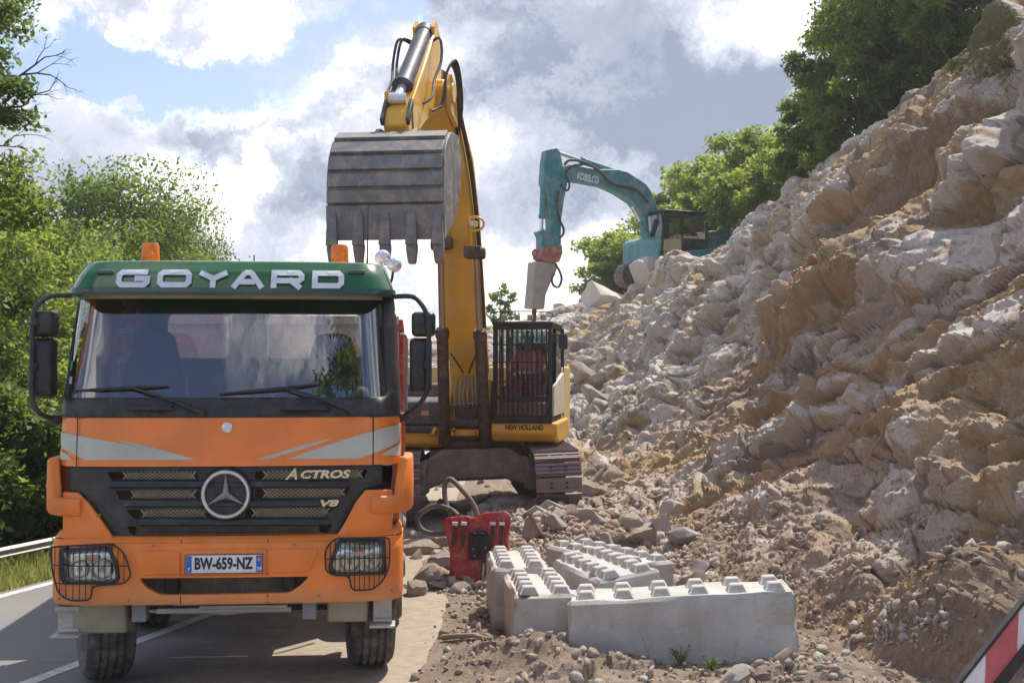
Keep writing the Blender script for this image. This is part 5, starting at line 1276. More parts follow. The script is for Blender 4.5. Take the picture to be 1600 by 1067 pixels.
# ================================================================ yellow excavator
def build_yellow():
    BX, BY = -.60, 20.6; sw = R(-7.3)
    t = thing('excavator', 'yellow excavator standing on rubble behind the orange truck, its big bucket raised over the truck', 'excavator', (BX, BY, .22), (0, 0, 0))
    und = bpy.data.objects.new('undercarriage', None); link(und, t); und.location = (.02, 0, -.02); und.rotation_euler = (0, R(-2.2), R(3))
    # tracks are parts of the machine: placed through the undercarriage axis
    um = Matrix.LocRotScale(und.location, und.rotation_euler, None)
    for s in (-1, 1):
        tr = track('track', t, 0, 4.5, .43, .66, 0); p = um @ Vector((s*1.16, 0, 0)); tr.location = p; tr.rotation_euler = und.rotation_euler
    bpy.data.objects.remove(und)
    mb = MB(); q = lambda x, y, z: um @ Vector((x, y, z))
    prof = [(-.98, .28), (-.98, .62), (-.72, .78), (-.5, .92), (.5, .92), (.72, .78), (.98, .62), (.98, .28), (.7, .34), (.4, .46), (-.4, .46), (-.7, .34)]
    mb.prism(prof, lambda a, b, d: q(a, d, b), -1.05, -.62); mb.prism(prof, lambda a, b, d: q(a, d, b), .62, 1.05); mb.prism([(-.7, .40), (-.7, .9), (.7, .9), (.7, .40)], lambda a, b, d: q(a, d, b), -.65, .65)
    for s in (-1, 1): mb.add([q(s*.72, -1.07, .28), q(s*.98, -1.07, .28), q(s*.98, -1.07, .70), q(s*.72, -1.07, .80), q(s*.78, -1.2, .25), q(s*.99, -1.2, .25), q(s*.99, -1.2, .6), q(s*.78, -1.2, .6)], [(4, 5, 6, 7), (0, 4, 7, 3), (1, 2, 6, 5), (3, 7, 6, 2), (0, 1, 5, 4)])
    mb.build('car_body', M_under, t, bevel=.03)
    MB().lathe([(.0, .88), (.72, .88), (.72, 1.0), (.66, 1.0), (.66, 1.04), (.80, 1.04), (.80, 1.12), (0, 1.12)], (.0, 0, 0), (0, 0, 1), 48).build('slewing_ring', M_under, t, smooth=35)
    up = bpy.data.objects.new('upper', None); U = Matrix.Rotation(sw, 4, 'Z')
    def ub(mb, name, mat, parent=t, **k):
        mb.v = [tuple(U @ Vector(v)) for v in mb.v]; return mb.build(name, mat, parent, **k)
    bpy.data.objects.remove(up)
    TMx = mat_of(t) @ U; MI = TMx.inverted()
    def e(px, py, y): return on(MI, px, py, 1, y)        # pixel -> upper-frame point on local y
    # deck
    mb = MB(); mb.box((-.02, .72, 1.18), (2.6, 3.4, .10)); ub(mb, 'revolving_frame', M_dark, bevel=.02)
    mb = MB(); mb.cyl((0, -.1, 1.10), (0, -.1, 1.2), 1.02, n=40); ub(mb, 'front_plate', M_yellow, bevel=.01)
    fy = -1.2
    a, b = e(770, 660, fy), e(866, 690, fy); zt, zb = a.z, b.z
    prof = [(fy, zt), (fy, zb+.12), (fy+.12, zb), (fy+.5, zb-.05), (.9, zb-.05), (.9, zt)]
    mb = MB(); mb.prism(prof, lambda y, z, d: Vector((d, y, z)), a.x-.03, b.x+.04); dk = ub(mb, 'cab_base', M_yellow, bevel=.035)
    # name under the cab
    c = e(819, 668, fy); lettering('base_lettering', 'NEW HOLLAND', .11, plain('letter_dark', (.03, .03, .035), .5), dk, U @ frame((c.x, fy-.003, c.z), (1, 0, 0), (0, 0, 1)), bold=.004, width=.58, extrude=.002)
    # left deck with grey box
    c0, c1 = e(624, 664, -.9), e(690, 700, -.9); mb = MB(); mb.prism([(-.9, c0.z-.04), (-.9, c1.z+.08), (-.8, c1.z), (1.2, c1.z), (1.2, c0.z-.04)], lambda y, z, d: Vector((d, y, z)), c0.x-.2, c1.x); ub(mb, 'side_deck', M_yellow, bevel=.04)
    g0, g1 = e(630, 622, -.75), e(691, 665, -.75); mb = MB(); mb.prism(rpoly([(-.8, g1.z), (-.8, g0.z-.06), (-.66, g0.z), (.2, g0.z), (.2, g1.z)], .05), lambda y, z, d: Vector((d, y, z)), g0.x-.2, g1.x); tb = ub(mb, 'tool_box', painted('grey_cover', (.085, .08, .085), .5, amount=.35), bevel=.02)
    h = e(664, 645, -.8); mb = MB(); mb.box((h.x, -.803, h.z), (.12, .02, .07)); ub(mb, 'reflector', plain('amber_reflector', (.65, .35, .22), .4), tb)
    g0, g1 = e(634, 603, .6), e(700, 640, .6); mb = MB(); mb.box(((g0.x+g1.x)/2-.1, 1.1, (g0.z+g1.z)/2-.1), (g1.x-g0.x+.25, 1.6, g0.z-g1.z+.3)); ub(mb, 'engine_cover', painted('grey_cover2', (.10, .095, .10), .5, amount=.4), bevel=.05)
    # right flank and counterweight
    r0 = e(864, 600, -.2); xr = r0.x; mb = MB()
    pl = [(x, y) for x, y in ((xr-.12, -.3), (xr-.04, -.3), (xr+.10, .5), (xr+.12, 1.6), (xr+.0, 2.4), (xr-.4, 2.8), (-1.0, 2.8), (-1.35, 2.4), (-1.42, 1.6), (-1.4, 1.5), (-1.3, .75), (xr-.12, .75))]
    mb.prism(pl, lambda x, y, z: Vector((x, y, z)), zb-.02, zt+.85); ub(mb, 'counterweight', painted('sunlit_cream_flank', (.72, .50, .16), .4, dust=(.7, .6, .42), amount=.7, scale=1.4), bevel=.10, seg=3)  # yellow lightened to cream: sunlight on this flank is put into the colour
    # ------- cab
    x0, x1 = e(770, 600, fy).x, e(862, 600, fy).x; z0, z1 = zt, e(815, 508, fy).z; yb = fy+1.75; Wc = x1-x0
    cabin = bpy.data.objects.new('cab', None); link(cabin, t)
    mb = MB(); P_ = .055
    for x in (x0+P_/2, x1-P_/2):
        mb.bar((x, fy, z0), (x, fy+.05, z1), P_, P_); mb.bar((x, yb, z0), (x, yb, z1), .12, P_)
        mb.bar((x, fy+.75, z0), (x, fy+.75, z1), .07, P_)
        mb.box((x, (fy+yb)/2, z1), (P_, yb-fy, .07)); mb.box((x, (fy+yb)/2, z0+.05), (P_, yb-fy, .1))
    mb.box(((x0+x1)/2, fy, z0+.06), (Wc, .06, .12)); mb.box(((x0+x1)/2, fy+.04, z1-.02), (Wc, .08, .09)); mb.box(((x0+x1)/2, (fy+yb)/2, z1+.03), (Wc+.02, yb-fy+.06, .05)); mb.box(((x0+x1)/2, fy+.01, z0+.38), (Wc, .05, .045))
    mb.box(((x0+x1)/2, (fy+yb)/2, z0+.01), (Wc, yb-fy, .04))
    ub(mb, 'cab_frame', M_black, cabin, bevel=.012)
    mb = MB(); mb.add([(x1+.004, fy+.06, z0+.1), (x1+.004, yb, z0+.1), (x1+.004, yb, z0+.75), (x1+.004, fy+.75, z0+.62), (x1+.004, fy+.06, z0+.55)], [(0, 1, 2, 3, 4)]); ub(mb, 'cab_door', painted('cream_door', (.70, .66, .55), .4, amount=.5), cabin, solid=.03)
    mb = MB(); mb.box((x1+.002, (fy+yb)/2+.3, (z0+z1)/2+.25), (.01, yb-fy-.7, .85)); ub(mb, 'cab_door_window', M_sideglass, cabin)
    mb = MB(); mb.box(((x0+x1)/2, yb, z0+.35), (Wc-.1, .03, .7)); ub(mb, 'cab_rear_panel', M_int, cabin)
    mb = MB(); mb.box(((x0+x1)/2, yb, (z0+z1)/2+.35), (Wc-.1, .01, z1-z0-.8)); ub(mb, 'cab_rear_window', M_sideglass, cabin)
    mb = MB(); mb.box(((x0+x1)/2, fy+.03, (z0+z1)/2), (Wc-.08, .008, z1-z0-.12)); ub(mb, 'cab_windscreen', glass_mat('cab_glass', (.74, .86, .88), .05, power=.5), cabin)
    mb = MB()                                            # falling-object guard of flat bars
    for i in range(1, 12): x = x0+Wc*i/12; mb.bar((x, fy-.075, z0+.08), (x, fy-.035, z1-.03), .013, .02, (1, 0, 0))
    for k in (.06, .24, .42, .62, .80, .97): z = z0+(z1-z0)*k; mb.box(((x0+x1)/2, fy-.08+.04*k, z), (Wc, .018, .020))
    ub(mb, 'cab_guard', plain('guard_black', (.02, .02, .022), .45), cabin, fix=False)
    for i in range(4):
        x = x0+Wc*(.17+.22*i)+.02; mb = MB(); mb.box((x, fy+.02, z1+.115), (.085, .06, .085)); lm = ub(mb, 'work_lamp', painted('dusty_lamp', (.42, .36, .24), .6, amount=.7), cabin, bevel=.012)
    mb = MB(); mb.tube([(x0+.02, fy-.02, z1+.06), (x0+.02, fy-.04, z1+.19), (x1-.04, fy-.04, z1+.19), (x1-.04, fy-.02, z1+.06)], .009, 6); ub(mb, 'lamp_rail', M_dark, cabin)
    s = [e(863, 523, fy), e(876, 523, fy), e(880, 528, fy)]; mb = MB(); mb.tube(s, .012, 6); mb.tube([e(863, 533, fy), e(877, 533, fy)], .008, 6)
    c = e(880, 534, fy); mb.prism(rrect(c.x-.066, c.z-.115, c.x+.066, c.z+.115, .04, 4), lambda a_, b_, d: Vector((a_, fy+d, b_)), -.03, .03); ub(mb, 'side_mirror', M_black, cabin, bevel=.01)
    mb = MB(); mb.box(((x0+x1)/2, fy+.95, z0+.45), (.5, .5, .12)); mb.box(((x0+x1)/2, fy+1.2, z0+.85), (.5, .1, .75)); ub(mb, 'operator_seat', M_seat, cabin, bevel=.04)
    mb = MB(); mb.box((x0+.2, fy+.55, z0+.42), (.16, .5, .25)); mb.box((x1-.2, fy+.55, z0+.42), (.16, .5, .25)); mb.cyl((x0+.2, fy+.42, z0+.55), (x0+.2, fy+.4, z0+.72), .018, n=8); mb.cyl((x1-.2, fy+.42, z0+.55), (x1-.2, fy+.4, z0+.72), .018, n=8)
    ub(mb, 'control_console', M_int, cabin, bevel=.02)
    mb = MB(); mb.box(((x0+x1)/2, fy+.35, z0+.2), (Wc-.2, .4, .2)); ub(mb, 'pedal_box', painted('tan_floor', (.25, .2, .16), .8, amount=.6), cabin, bevel=.03)
    pz = TMx @ Vector(((x0+x1)/2+.0, fy+.88, z0+.52))
    seated_person('person in an orange red hi-vis jacket sitting behind the barred front of the yellow cab', pz, sw, M_hvis2, ((-.24, -.42, .28), (.24, -.42, .28)))
    # ------- boom
    hw = .245; cx = e(733, 600, -.7).x+.02
    uppr = [(.35, 1.55), (.55, 2.1), (.95, 3.2), (1.45, 4.3), (2.1, 5.15), (3.0, 5.55), (3.95, 5.85), (4.25, 5.82), (4.36, 5.66), (4.28, 5.48), (3.6, 5.2), (2.9, 4.82), (2.42, 4.45), (2.1, 3.75), (1.65, 2.9), (1.15, 2.1), (.85, 1.6), (.6, 1.42)]
    mb = MB(); mb.prism(uppr, plate_prism(None, 0, cx), -hw, hw); bm_ = ub(mb, 'boom', M_yellow, bevel=.03)
    mb = MB()
    for s_ in (-1, 1):                                   # edge ribs of the box section, brackets
        mb.prism([(p[0]+.0, p[1]) for p in uppr[1:8]]+[(p[0]+.05, p[1]-.06) for p in uppr[1:8][::-1]], plate_prism(None, 0, cx), s_*(hw+.0), s_*(hw+.025))
    ub(mb, 'boom_edge', M_yellow, bm_)
    # feet and boom cylinders
    for px_, sx in ((694, -1), (757, 1)):
        foot_ = e(px_+1, 690, -1.05); topp = e(px_-(6 if sx < 0 else 13), 382 if sx < 0 else 396, -2.35); fr_ = .58 if sx < 0 else .60
        cylinder(t, U @ foot_, U @ topp, .088, .048, fr_, M_cyl, 'boom_cylinder', painted('rod_dusty', (.42, .34, .26), .3, .7, amount=.5))
        mb = MB(); mb.cyl((topp.x-.13, topp.y, topp.z), (topp.x+.13, topp.y, topp.z), .085, n=14); mb.box((topp.x-sx*.05, topp.y+.02, topp.z+.02), (.24, .2, .16)); ub(mb, 'cylinder_pin', M_cyl, bevel=.01)
        for k in (-1, 1): mb = MB(); mb.prism([(-.95, 1.12), (-1.2, 1.16), (-1.18, foot_.z+.1), (-1.05, foot_.z+.22), (-.85, foot_.z+.1)], lambda y, z, d, k=k: Vector((foot_.x+k*.15+d, y, z)), -.022, .022); ub(mb, 'foot_bracket', M_yellow, bevel=.008)
    for s_ in (-1, 1):
        mb = MB(); mb.prism([(.3, 1.1), (.2, 1.6), (.35, 1.9), (.7, 1.95), (1.0, 1.5), (1.05, 1.1)], plate_prism(None, 0, cx+s_*(hw+.06)), -.03, .03); ub(mb, 'boom_bracket', M_yellow, bevel=.01)
    mb = MB(); mb.box((cx, -1.04, 1.38), (.34, .2, .34)); mb.box((cx, -1.16, 1.30), (.46, .1, .1)); 
    ub(mb, 'valve_block', M_dark, bevel=.02)
    for i in range(6):
        x = cx-.17+.068*i; mb = MB(); mb.tube([(x, -1.08, 1.5), (x+.01*math.sin(i*2), -1.18, 1.72), (x+.02*math.sin(i), -1.12, 1.95), (x, -1.0, 2.12)], .016, 7, False); ub(mb, 'hose', painted('pale_hose', (.35, .32, .26), .6, amount=.4), fix=False)
    m0, m1 = e(690, 632, -1.12), e(764, 628, -1.12); mb = MB(); mb.bar(m0, m1, .035, .02); ub(mb, 'cross_tube', M_steel)
    mb = MB()
    for sx in (-1, 1): mb.tube([(cx+sx*.02, -1.05, 2.0), (cx+sx*.06, -1.15, 2.1), (cx+sx*.20, -1.30, 2.35), (cx+sx*.30, -1.2, 2.4)], .014, 6)
    ub(mb, 'hose', M_dark)
    # pipes and hoses along the right side of the boom
    for i, o in enumerate((.05, .09, .13)):
        pts = [Vector((cx+hw+o*.5, -a_-.05, b_)) for a_, b_ in ((1.0+o, 2.5), (1.25+o, 3.2), (1.65+o, 4.1), (2.2+o, 4.85), (3.0, 5.45-o), (3.7, 5.85-o))]; mb = MB(); mb.tube(pts, .019, 7); ub(mb, 'boom_pipe', M_cyl, smooth=60)
    q_ = e(742, 350, -2.3); mb = MB(); pts = [q_+Vector((.13*math.cos(a_), 0, .10*math.sin(a_))) for a_ in np.linspace(-2.2, 2.2, 12)]; mb.tube(pts, .018, 8); ub(mb, 'lamp_hoop', M_yellow, smooth=60)
    mb = MB(); mb.box(q_+Vector((-.02, 0, 0)), (.12, .10, .09)); ub(mb, 'boom_lamp', plain('lamp_cream', (.75, .68, .45), .4), bevel=.02)
    # ------- stick
    sxw = .145; scx = cx
    st = [(3.98, 6.42), (4.2, 6.50), (4.38, 6.38), (5.0, 5.85), (6.0, 5.05), (6.06, 4.9), (5.95, 4.78), (5.7, 4.80), (4.95, 5.15), (4.35, 5.35), (4.05, 5.45), (3.95, 5.8)]
    mb = MB(); mb.prism(st, plate_prism(None, 0, scx), -sxw, sxw); stick = ub(mb, 'stick', M_yellow, bevel=.02)
    mb = MB(); mb.cyl((scx-.36, -4.22, 5.64), (scx+.36, -4.22, 5.64), .13, n=20); mb.prism([(3.7, 5.3), (3.8, 5.8), (4.2, 5.9), (4.45, 5.66), (4.2, 5.4)], plate_prism(None, 0, scx+.29), -.03, .03); mb.prism([(3.7, 5.3), (3.8, 5.8), (4.2, 5.9), (4.45, 5.66), (4.2, 5.4)], plate_prism(None, 0, scx-.29), -.03, .03)
    ub(mb, 'stick_pivot', M_yellow, bevel=.01)
    for s_ in (-1, 1): mb = MB(); mb.prism([(4.1, 6.46), (4.28, 6.56), (4.44, 6.44), (4.38, 6.26)], plate_prism(None, 0, scx+s_*.12), -.02, .02); ub(mb, 'cylinder_bracket', M_yellow, stick)
    cylinder(t, U @ Vector((scx, -4.32, 6.42)), U @ Vector((scx-.02, -5.86, 5.24)), .105, .055, .84, M_bluecyl, 'bucket_cylinder')
    cylinder(t, U @ Vector((cx, -2.3, 5.5)), U @ Vector((scx, -3.98, 6.38)), .11, .06, .62, M_cyl, 'arm_cylinder')
    for sx, o in ((-1, 0), (-1, .05), (1, .0)):
        pts = [Vector((scx+sx*(.10+o), -4.5, 6.22)), Vector((scx+sx*(.24+o), -4.58, 6.25)), Vector((scx+sx*(.28+o), -4.7, 5.95)), Vector((scx+sx*(.24+o), -4.95, 5.65)), Vector((scx+sx*(.26+o), -5.2, 5.4)), Vector((scx+sx*(.18), -5.35, 5.28))]
        mb = MB(); mb.tube(pts, .018, 7); ub(mb, 'hose', M_dark, smooth=60)
    for o in (0, .045, .09, .13):
        pts = [Vector((cx+.30, -3.4, 5.3-o)), Vector((cx+.38+o*.5, -3.7, 5.55)), Vector((cx+.42+o*.4, -4.0, 5.85+o*.6)), Vector((cx+.40+o*.4, -4.3, 5.98+o*.5)), Vector((cx+.36, -4.5, 5.8)), Vector((cx+.32+o*.3, -4.6, 5.45)), Vector((cx+.22, -4.8, 5.3))]
        mb = MB(); mb.tube([Vector((cx+(p.x-cx)*.84, p.y, p.z)) for p in pts], .016, 7); ub(mb, 'hose', M_dark, smooth=60)
    mb = MB(); mb.box((scx-.22, -5.35, 5.28), (.1, .25, .28)); ub(mb, 'hose_clamp', M_yellow, bevel=.02)
    for s_ in (-1, 1):                                    # bucket links
        mb = MB(); mb.bar((scx+s_*.13, -5.78, 4.9), (scx+s_*.13, -5.86, 5.2), .04, .10); mb.bar((scx+s_*.15, -5.86, 5.2), (scx+s_*.15, -6.1, 4.92), .04, .10); ub(mb, 'bucket_link', M_dark, bevel=.01)
    # ------- bucket: ribbed shell facing the camera, lip and teeth down
    bcx0, bcx1 = e(519, 350, -6.3).x, e(701, 350, -6.3).x; bc = (bcx0+bcx1)/2; bw = (bcx1-bcx0)/2; Zt, Zb = e(610, 206, -6.1).z, e(610, 375, -6.5).z; H = Zt-Zb
    def bz(k): return Zt-H*k
    prof = [(5.95, bz(0)), (6.12, bz(.02)), (6.36, bz(.13)), (6.50, bz(.27)), (6.56, bz(.42)), (6.57, bz(.56)), (6.54, bz(.69)), (6.50, bz(.72))]
    bk = bpy.data.objects.new('bucket', None); link(bk, t)
    mb = MB(); inn = [(p[0]-.05, p[1]) for p in prof]
    wk = lambda z: bw*(.93+.04*min(1, (Zt-z)/(H*.7)))
    pts2 = prof+inn[::-1]; n = len(prof)
    rings = [[Vector((bc-wk(b_), -a_, b_)) for a_, b_ in pts2], [Vector((bc+wk(b_), -a_, b_)) for a_, b_ in pts2]]; mb.loft(rings); shell = ub(mb, 'bucket_shell', M_bucket, bk, smooth=50)
    mb = MB()                                             # wear strips
    for k in range(len(prof)-2):
        (a0, b0), (a1, b1) = prof[k+0], prof[k+1]
        if k == 0: continue
        d = Vector((a1-a0, b1-b0)); nn = Vector((-d.y, d.x)).normalized()
        if nn.x < 0: nn = -nn
        c0_, c1_ = Vector((a0, b0))+d*.06+nn*.002, Vector((a1, b1))-d*.12+nn*.002; hh = .05
        sq = [c0_, c0_+nn*hh*.6, c1_+nn*hh, c1_]; ww = wk((b0+b1)/2)*1.012
        mb.prism([tuple(s_) for s_ in sq], plate_prism(None, 0, bc), -ww, ww)
    ub(mb, 'wear_strips', M_bucket, bk, bevel=.006)
    side = [(5.95, bz(0)), (6.12, bz(.02)), (6.36, bz(.13)), (6.50, bz(.27)), (6.56, bz(.42)), (6.57, bz(.56)), (6.54, bz(.72)), (6.46, bz(.99)), (5.9, bz(.80)), (5.45, bz(.45)), (5.4, bz(.12)), (5.62, bz(-.02))]
    for s_ in (-1, 1): mb = MB(); mb.prism([(a_-.01, b_) for a_, b_ in side], plate_prism(None, 0, bc+s_*bw*.955), -.022, .022); ub(mb, 'bucket_side', M_bucket, bk, bevel=.008)
    mb = MB(); mb.prism([(6.57, bz(.70)), (6.53, bz(1.0)), (6.49, bz(1.0)), (6.50, bz(.70))], plate_prism(None, 0, bc), -bw, bw); ub(mb, 'bucket_lip', M_bucket, bk, bevel=.006)
    for i in range(5):
        x = bc-bw+.07+(2*bw-.14)*i/4; zt_ = bz(.78); zl = bz(1.0); mb = MB()
        mb.loft([[Vector((x+sx*w_, -6.555-d0, z_)) for sx, d0 in ((-1, -.02), (-1, d_*.7), (-.5, d_), (.5, d_), (1, d_*.7), (1, -.02))] for z_, w_, d_ in ((zt_+.05, .015, .012), (zt_, .05, .04), (zl+.02, .062, .06), (zl-.06, .065, .062))])
        tth = ub(mb, 'tooth_adapter', M_bucket, bk, smooth=50); mb = MB()
        mb.loft([[Vector((x+sx*w_, -6.53-d0, z_)) for sx, d0 in ((-1, -.05), (-1, d_), (1, d_), (1, -.05))] for z_, w_, d_ in ((zl-.05, .058, .05), (zl-.10, .060, .05), (zl-.24, .045, .02), (zl-.27, .036, .0))]); ub(mb, 'bucket_tooth', M_bucket, tth, bevel=.008)
    for s_ in (-1, 1): mb = MB(); mb.prism([(5.55, bz(.1)), (5.6, bz(-.06)), (5.95, bz(-.05)), (6.3, bz(.08)), (6.3, bz(.2)), (5.7, bz(.25))], plate_prism(None, 0, scx+s_*.22), -.025, .025); ub(mb, 'bucket_ear', M_bucket, bk)
build_yellow()
# ================================================================ teal excavator on the slope
def build_teal():
    Y0 = 49.; yaw = R(-62)                                # forward (-Y local) turned towards image left
    base = P(1070, 414, Y0); t = thing('excavator', 'teal excavator on the crest of the slope with a hydraulic hammer on its arm', 'excavator', base, (0, 0, yaw)); M = mat_of(t); MI = M.inverted()
    def s(px, py, x=0.): q = on(MI, px, py, 0, x); return (-q.y, q.z)   # profile point (forward, z) in the plane local x
    def pr(mb, pts, x0, x1, ref=0.): return mb.prism([s(a, b, ref) for a, b in pts], lambda a, b, d: Vector((d, -a, b)), x0, x1)
    hb = .26
    boom = [(1013, 400), (1008, 370), (1000, 340), (985, 318), (962, 303), (938, 292), (905, 286), (880, 283), (874, 272), (876, 262), (885, 258), (930, 266), (960, 266), (975, 270), (1003, 288), (1012, 300), (1022, 325), (1036, 350), (1040, 380), (1035, 402)]
    b_ = pr(MB(), boom, -hb, hb).build('boom', M_teal, t, bevel=.04)
    kb = M_teal
    q = on(MI, 919, 278, 0, -hb-.012); qx = on(MI, 940, 281, 0, -hb-.012)-q
    # white name on the side that faces the camera
    side = -hb-.012 if (MI @ cam.location).x < 0 else hb+.012
    q = on(MI, 919, 279, 0, side); q2 = on(MI, 936, 283, 0, side)
    lettering('boom_lettering', 'KOBELCO', .36, plain('letter_pale', (.72, .80, .78), .5), b_, frame(q, q2-q, (0, 0, 1)), bold=.012, width=.92, extrude=.004)
    stick = [(850, 236), (866, 232), (872, 240), (876, 262), (884, 280), (878, 310), (873, 345), (872, 384), (856, 384), (856, 350), (852, 310), (845, 285), (847, 255)]
    pr(MB(), stick, -.2, .2).build('stick', M_teal, t, bevel=.03)
    def cyl_(a, b, rb, rr, f, nm, mat=M_teal):
        A, B = s(*a), s(*b); cylinder(t, (0, -A[0], A[1]), (0, -B[0], B[1]), rb, rr, f, mat, nm, M_chrome)
    cyl_((970, 272), (869, 238), .13, .07, .62, 'arm_cylinder'); cyl_((849, 290), (846, 360), .11, .06, .72, 'bucket_cylinder')
    for x in (-.42, .42): A, B = s(1018, 382, x), s(990, 325, x); cylinder(t, (x, -A[0], A[1]), (x, -B[0], B[1]), .10, .055, .62, M_teal, 'boom_cylinder')
    mb = MB(); A = [s(*p) for p in ((875, 262), (884, 255), (905, 258), (930, 272), (950, 292), (985, 300), (1005, 320))]; mb.tube([(side*1.15, -a, b+.06) for a, b in A], .05, 7); A = [s(*p) for p in ((868, 290), (878, 300), (882, 290), (876, 275), (886, 262), (902, 260))]; mb.tube([(side*1.3, -a, b) for a, b in A], .04, 6)
    mb.build('hose', M_dark, t, smooth=60)
    mb = MB(); A = [s(*p) for p in ((866, 300), (864, 325), (868, 345), (874, 358), (873, 368), (868, 372))]; mb.tube([(side*1.1, -a, b) for a, b in A], .045, 6); mb.build('hose', M_dark, t, smooth=60)
    mb = MB(); pr(mb, [(838, 362), (850, 360), (856, 368), (872, 366), (872, 388), (842, 390), (842, 372)], -.24, .24); mb.build('bucket_link', M_teal, t, bevel=.03)
    mb = MB(); pr(mb, [(841, 388), (872, 384), (873, 396), (868, 410), (852, 414), (838, 404)], -.30, .30); [mb.tube([Vector((0, -s(836+4*math.cos(a), 396)[0], s(836, 396+5*math.sin(a))[1])) for a in np.linspace(0, 6.28, 12)], .04, 6, False)]; mb.build('coupler', M_redc, t, bevel=.04)
    # hammer
    hm = pr(MB(), [(830, 409), (866, 412), (864, 424), (856, 440), (847, 462), (845, 484), (824, 482), (828, 440)], -.30, .30).build('hydraulic_hammer', painted('hammer_grey', (.36, .33, .29), .6, dust=(.5, .44, .36), amount=.7, scale=2), t, bevel=.06)
    A, B = s(835, 482), s(833, 492); MB().cyl((0, -A[0], A[1]), (0, -B[0]+.02, B[1]-.25), .085, n=12).build('hammer_tool', M_dark, hm)
    mb = MB(); A = [s(*p) for p in ((860, 412), (868, 425), (871, 438), (866, 449), (858, 446), (856, 436), (860, 428))]; mb.tube([(side*1.1, -a, b) for a, b in A], .045, 6); mb.build('hammer_hose', M_dark, hm, smooth=60)
    # house
    hw = 1.25
    mb = MB(); pr(mb, [(1000, 376), (1012, 370), (1030, 372), (1125, 360), (1130, 386), (1115, 408), (1010, 416), (1000, 410)], -hw, hw); mb.build('house', M_teal, t, bevel=.10)
    mb = MB(); pr(mb, [(1026, 398), (1085, 393), (1092, 404), (1075, 412), (1028, 413)], side*4.6, side*5.1); mb.build('side_box', painted('teal_light', (.03, .36, .40), .4, amount=.25), t, bevel=.06)
    # cab on the near side
    cs = 1 if side > 0 else -1; x0, x1 = cs*.35, cs*1.30; cb = bpy.data.objects.new('cab', None); link(cb, t)
    f0, zb_ = s(1034, 400, x1); f1, _ = s(1104, 395, x1); _, zt_ = s(1060, 333, x1); ft = f0-.16
    mb = MB(); P_ = .10
    for x in (x0, x1-cs*P_/2):
        mb.bar((x, -f0, zb_), (x, -ft, zt_), P_, P_); mb.bar((x, -f1, zb_), (x, -f1, zt_), .14, P_); m_ = (f0*.55+f1*.45); mb.bar((x, -m_, zb_), (x, -m_, zt_), .12, P_); mb.box((x, -(ft+f1)/2, zt_), (P_, abs(ft-f1)+.1, .12)); mb.box((x, -(f0+f1)/2, zb_+.1), (P_, abs(f0-f1), .25))
    xm = (x0+x1)/2; mb.box((xm, -(ft+f1)/2, zt_+.06), (1.05, abs(ft-f1)+.2, .08)); mb.box((xm, -f0, zb_+.06), (.95, .1, .14)); mb.box((xm, -ft, zt_-.04), (.95, .1, .1)); mb.box((xm, -f1, (zb_+zt_)/2-.35), (.95, .08, .8)); mb.box((xm, -(f0+f1)/2, zb_), (.95, abs(f0-f1), .05))
    mb.box((x1, -(m_+f1)/2, (zb_+zt_)/2-.35), (.05, abs(m_-f1), .5))
    mb.build('cab_frame', M_black, cb, bevel=.02)
    gl = glass_mat('teal_cab_glass', (.7, .85, .85), .16)
    MB().box((x1, -(f0+f1)/2, (zb_+zt_)/2), (.015, abs(f0-f1)-.15, zt_-zb_-.2)).build('cab_side_glass', gl, cb); MB().box((xm, -(f0+ft)/2, (zb_+zt_)/2), (.85, .015, zt_-zb_-.15), Euler((math.atan2(f0-ft, zt_-zb_)*1, 0, 0)).to_matrix()).build('cab_windscreen', gl, cb)
    mb = MB(); mb.box((xm, -(f1+.35), zb_+.5), (.5, .5, .12)); mb.box((xm, -(f1+.2), zb_+.95), (.5, .12, .8)); mb.build('operator_seat', M_hvis, cb, bevel=.04)
    mb = MB(); mb.cyl((x0, -f1-.1, zt_+.1), (x0, -f1-.1, zt_+.28), .07, n=10); mb.build('beacon', M_amber, cb)
    seated_person('person in an orange hi-vis jacket operating the teal excavator on the crest', M @ Vector((xm, -(f1+.72), zb_+.62)), yaw, M_hvis, ((-.24, -.42, .28), (.24, -.42, .28)), cap=plain('orange_helmet', (.9, .5, .1), .4))
    mb = MB(); pr(mb, [(1105, 362), (1126, 361), (1128, 372), (1105, 376)], -hw*.9, hw*.9); [mb.cyl((x*.5, -s(1115, 356)[0], s(1115, 362)[1]), (x*.5, -s(1115, 356)[0], s(1115, 352)[1]), .1, n=10) for x in (-1, 1)]; mb.build('engine_hood', M_teal, t, bevel=.05)
    # undercarriage sunk in the broken rock of the crest
    zb2 = s(1060, 445)[1]
    for x in (-1.25, 1.25): track('track', t, x, 4.4, .42, .6, zb2-.05)
    MB().box((0, 0, zb2+.65), (2.0, 1.8, .6)).build('car_body', M_under, t, bevel=.05); MB().cyl((0, 0, zb2+.9), (0, 0, s(1060, 410)[1]), .7, n=24).build('slewing_ring', M_under, t)
build_teal()
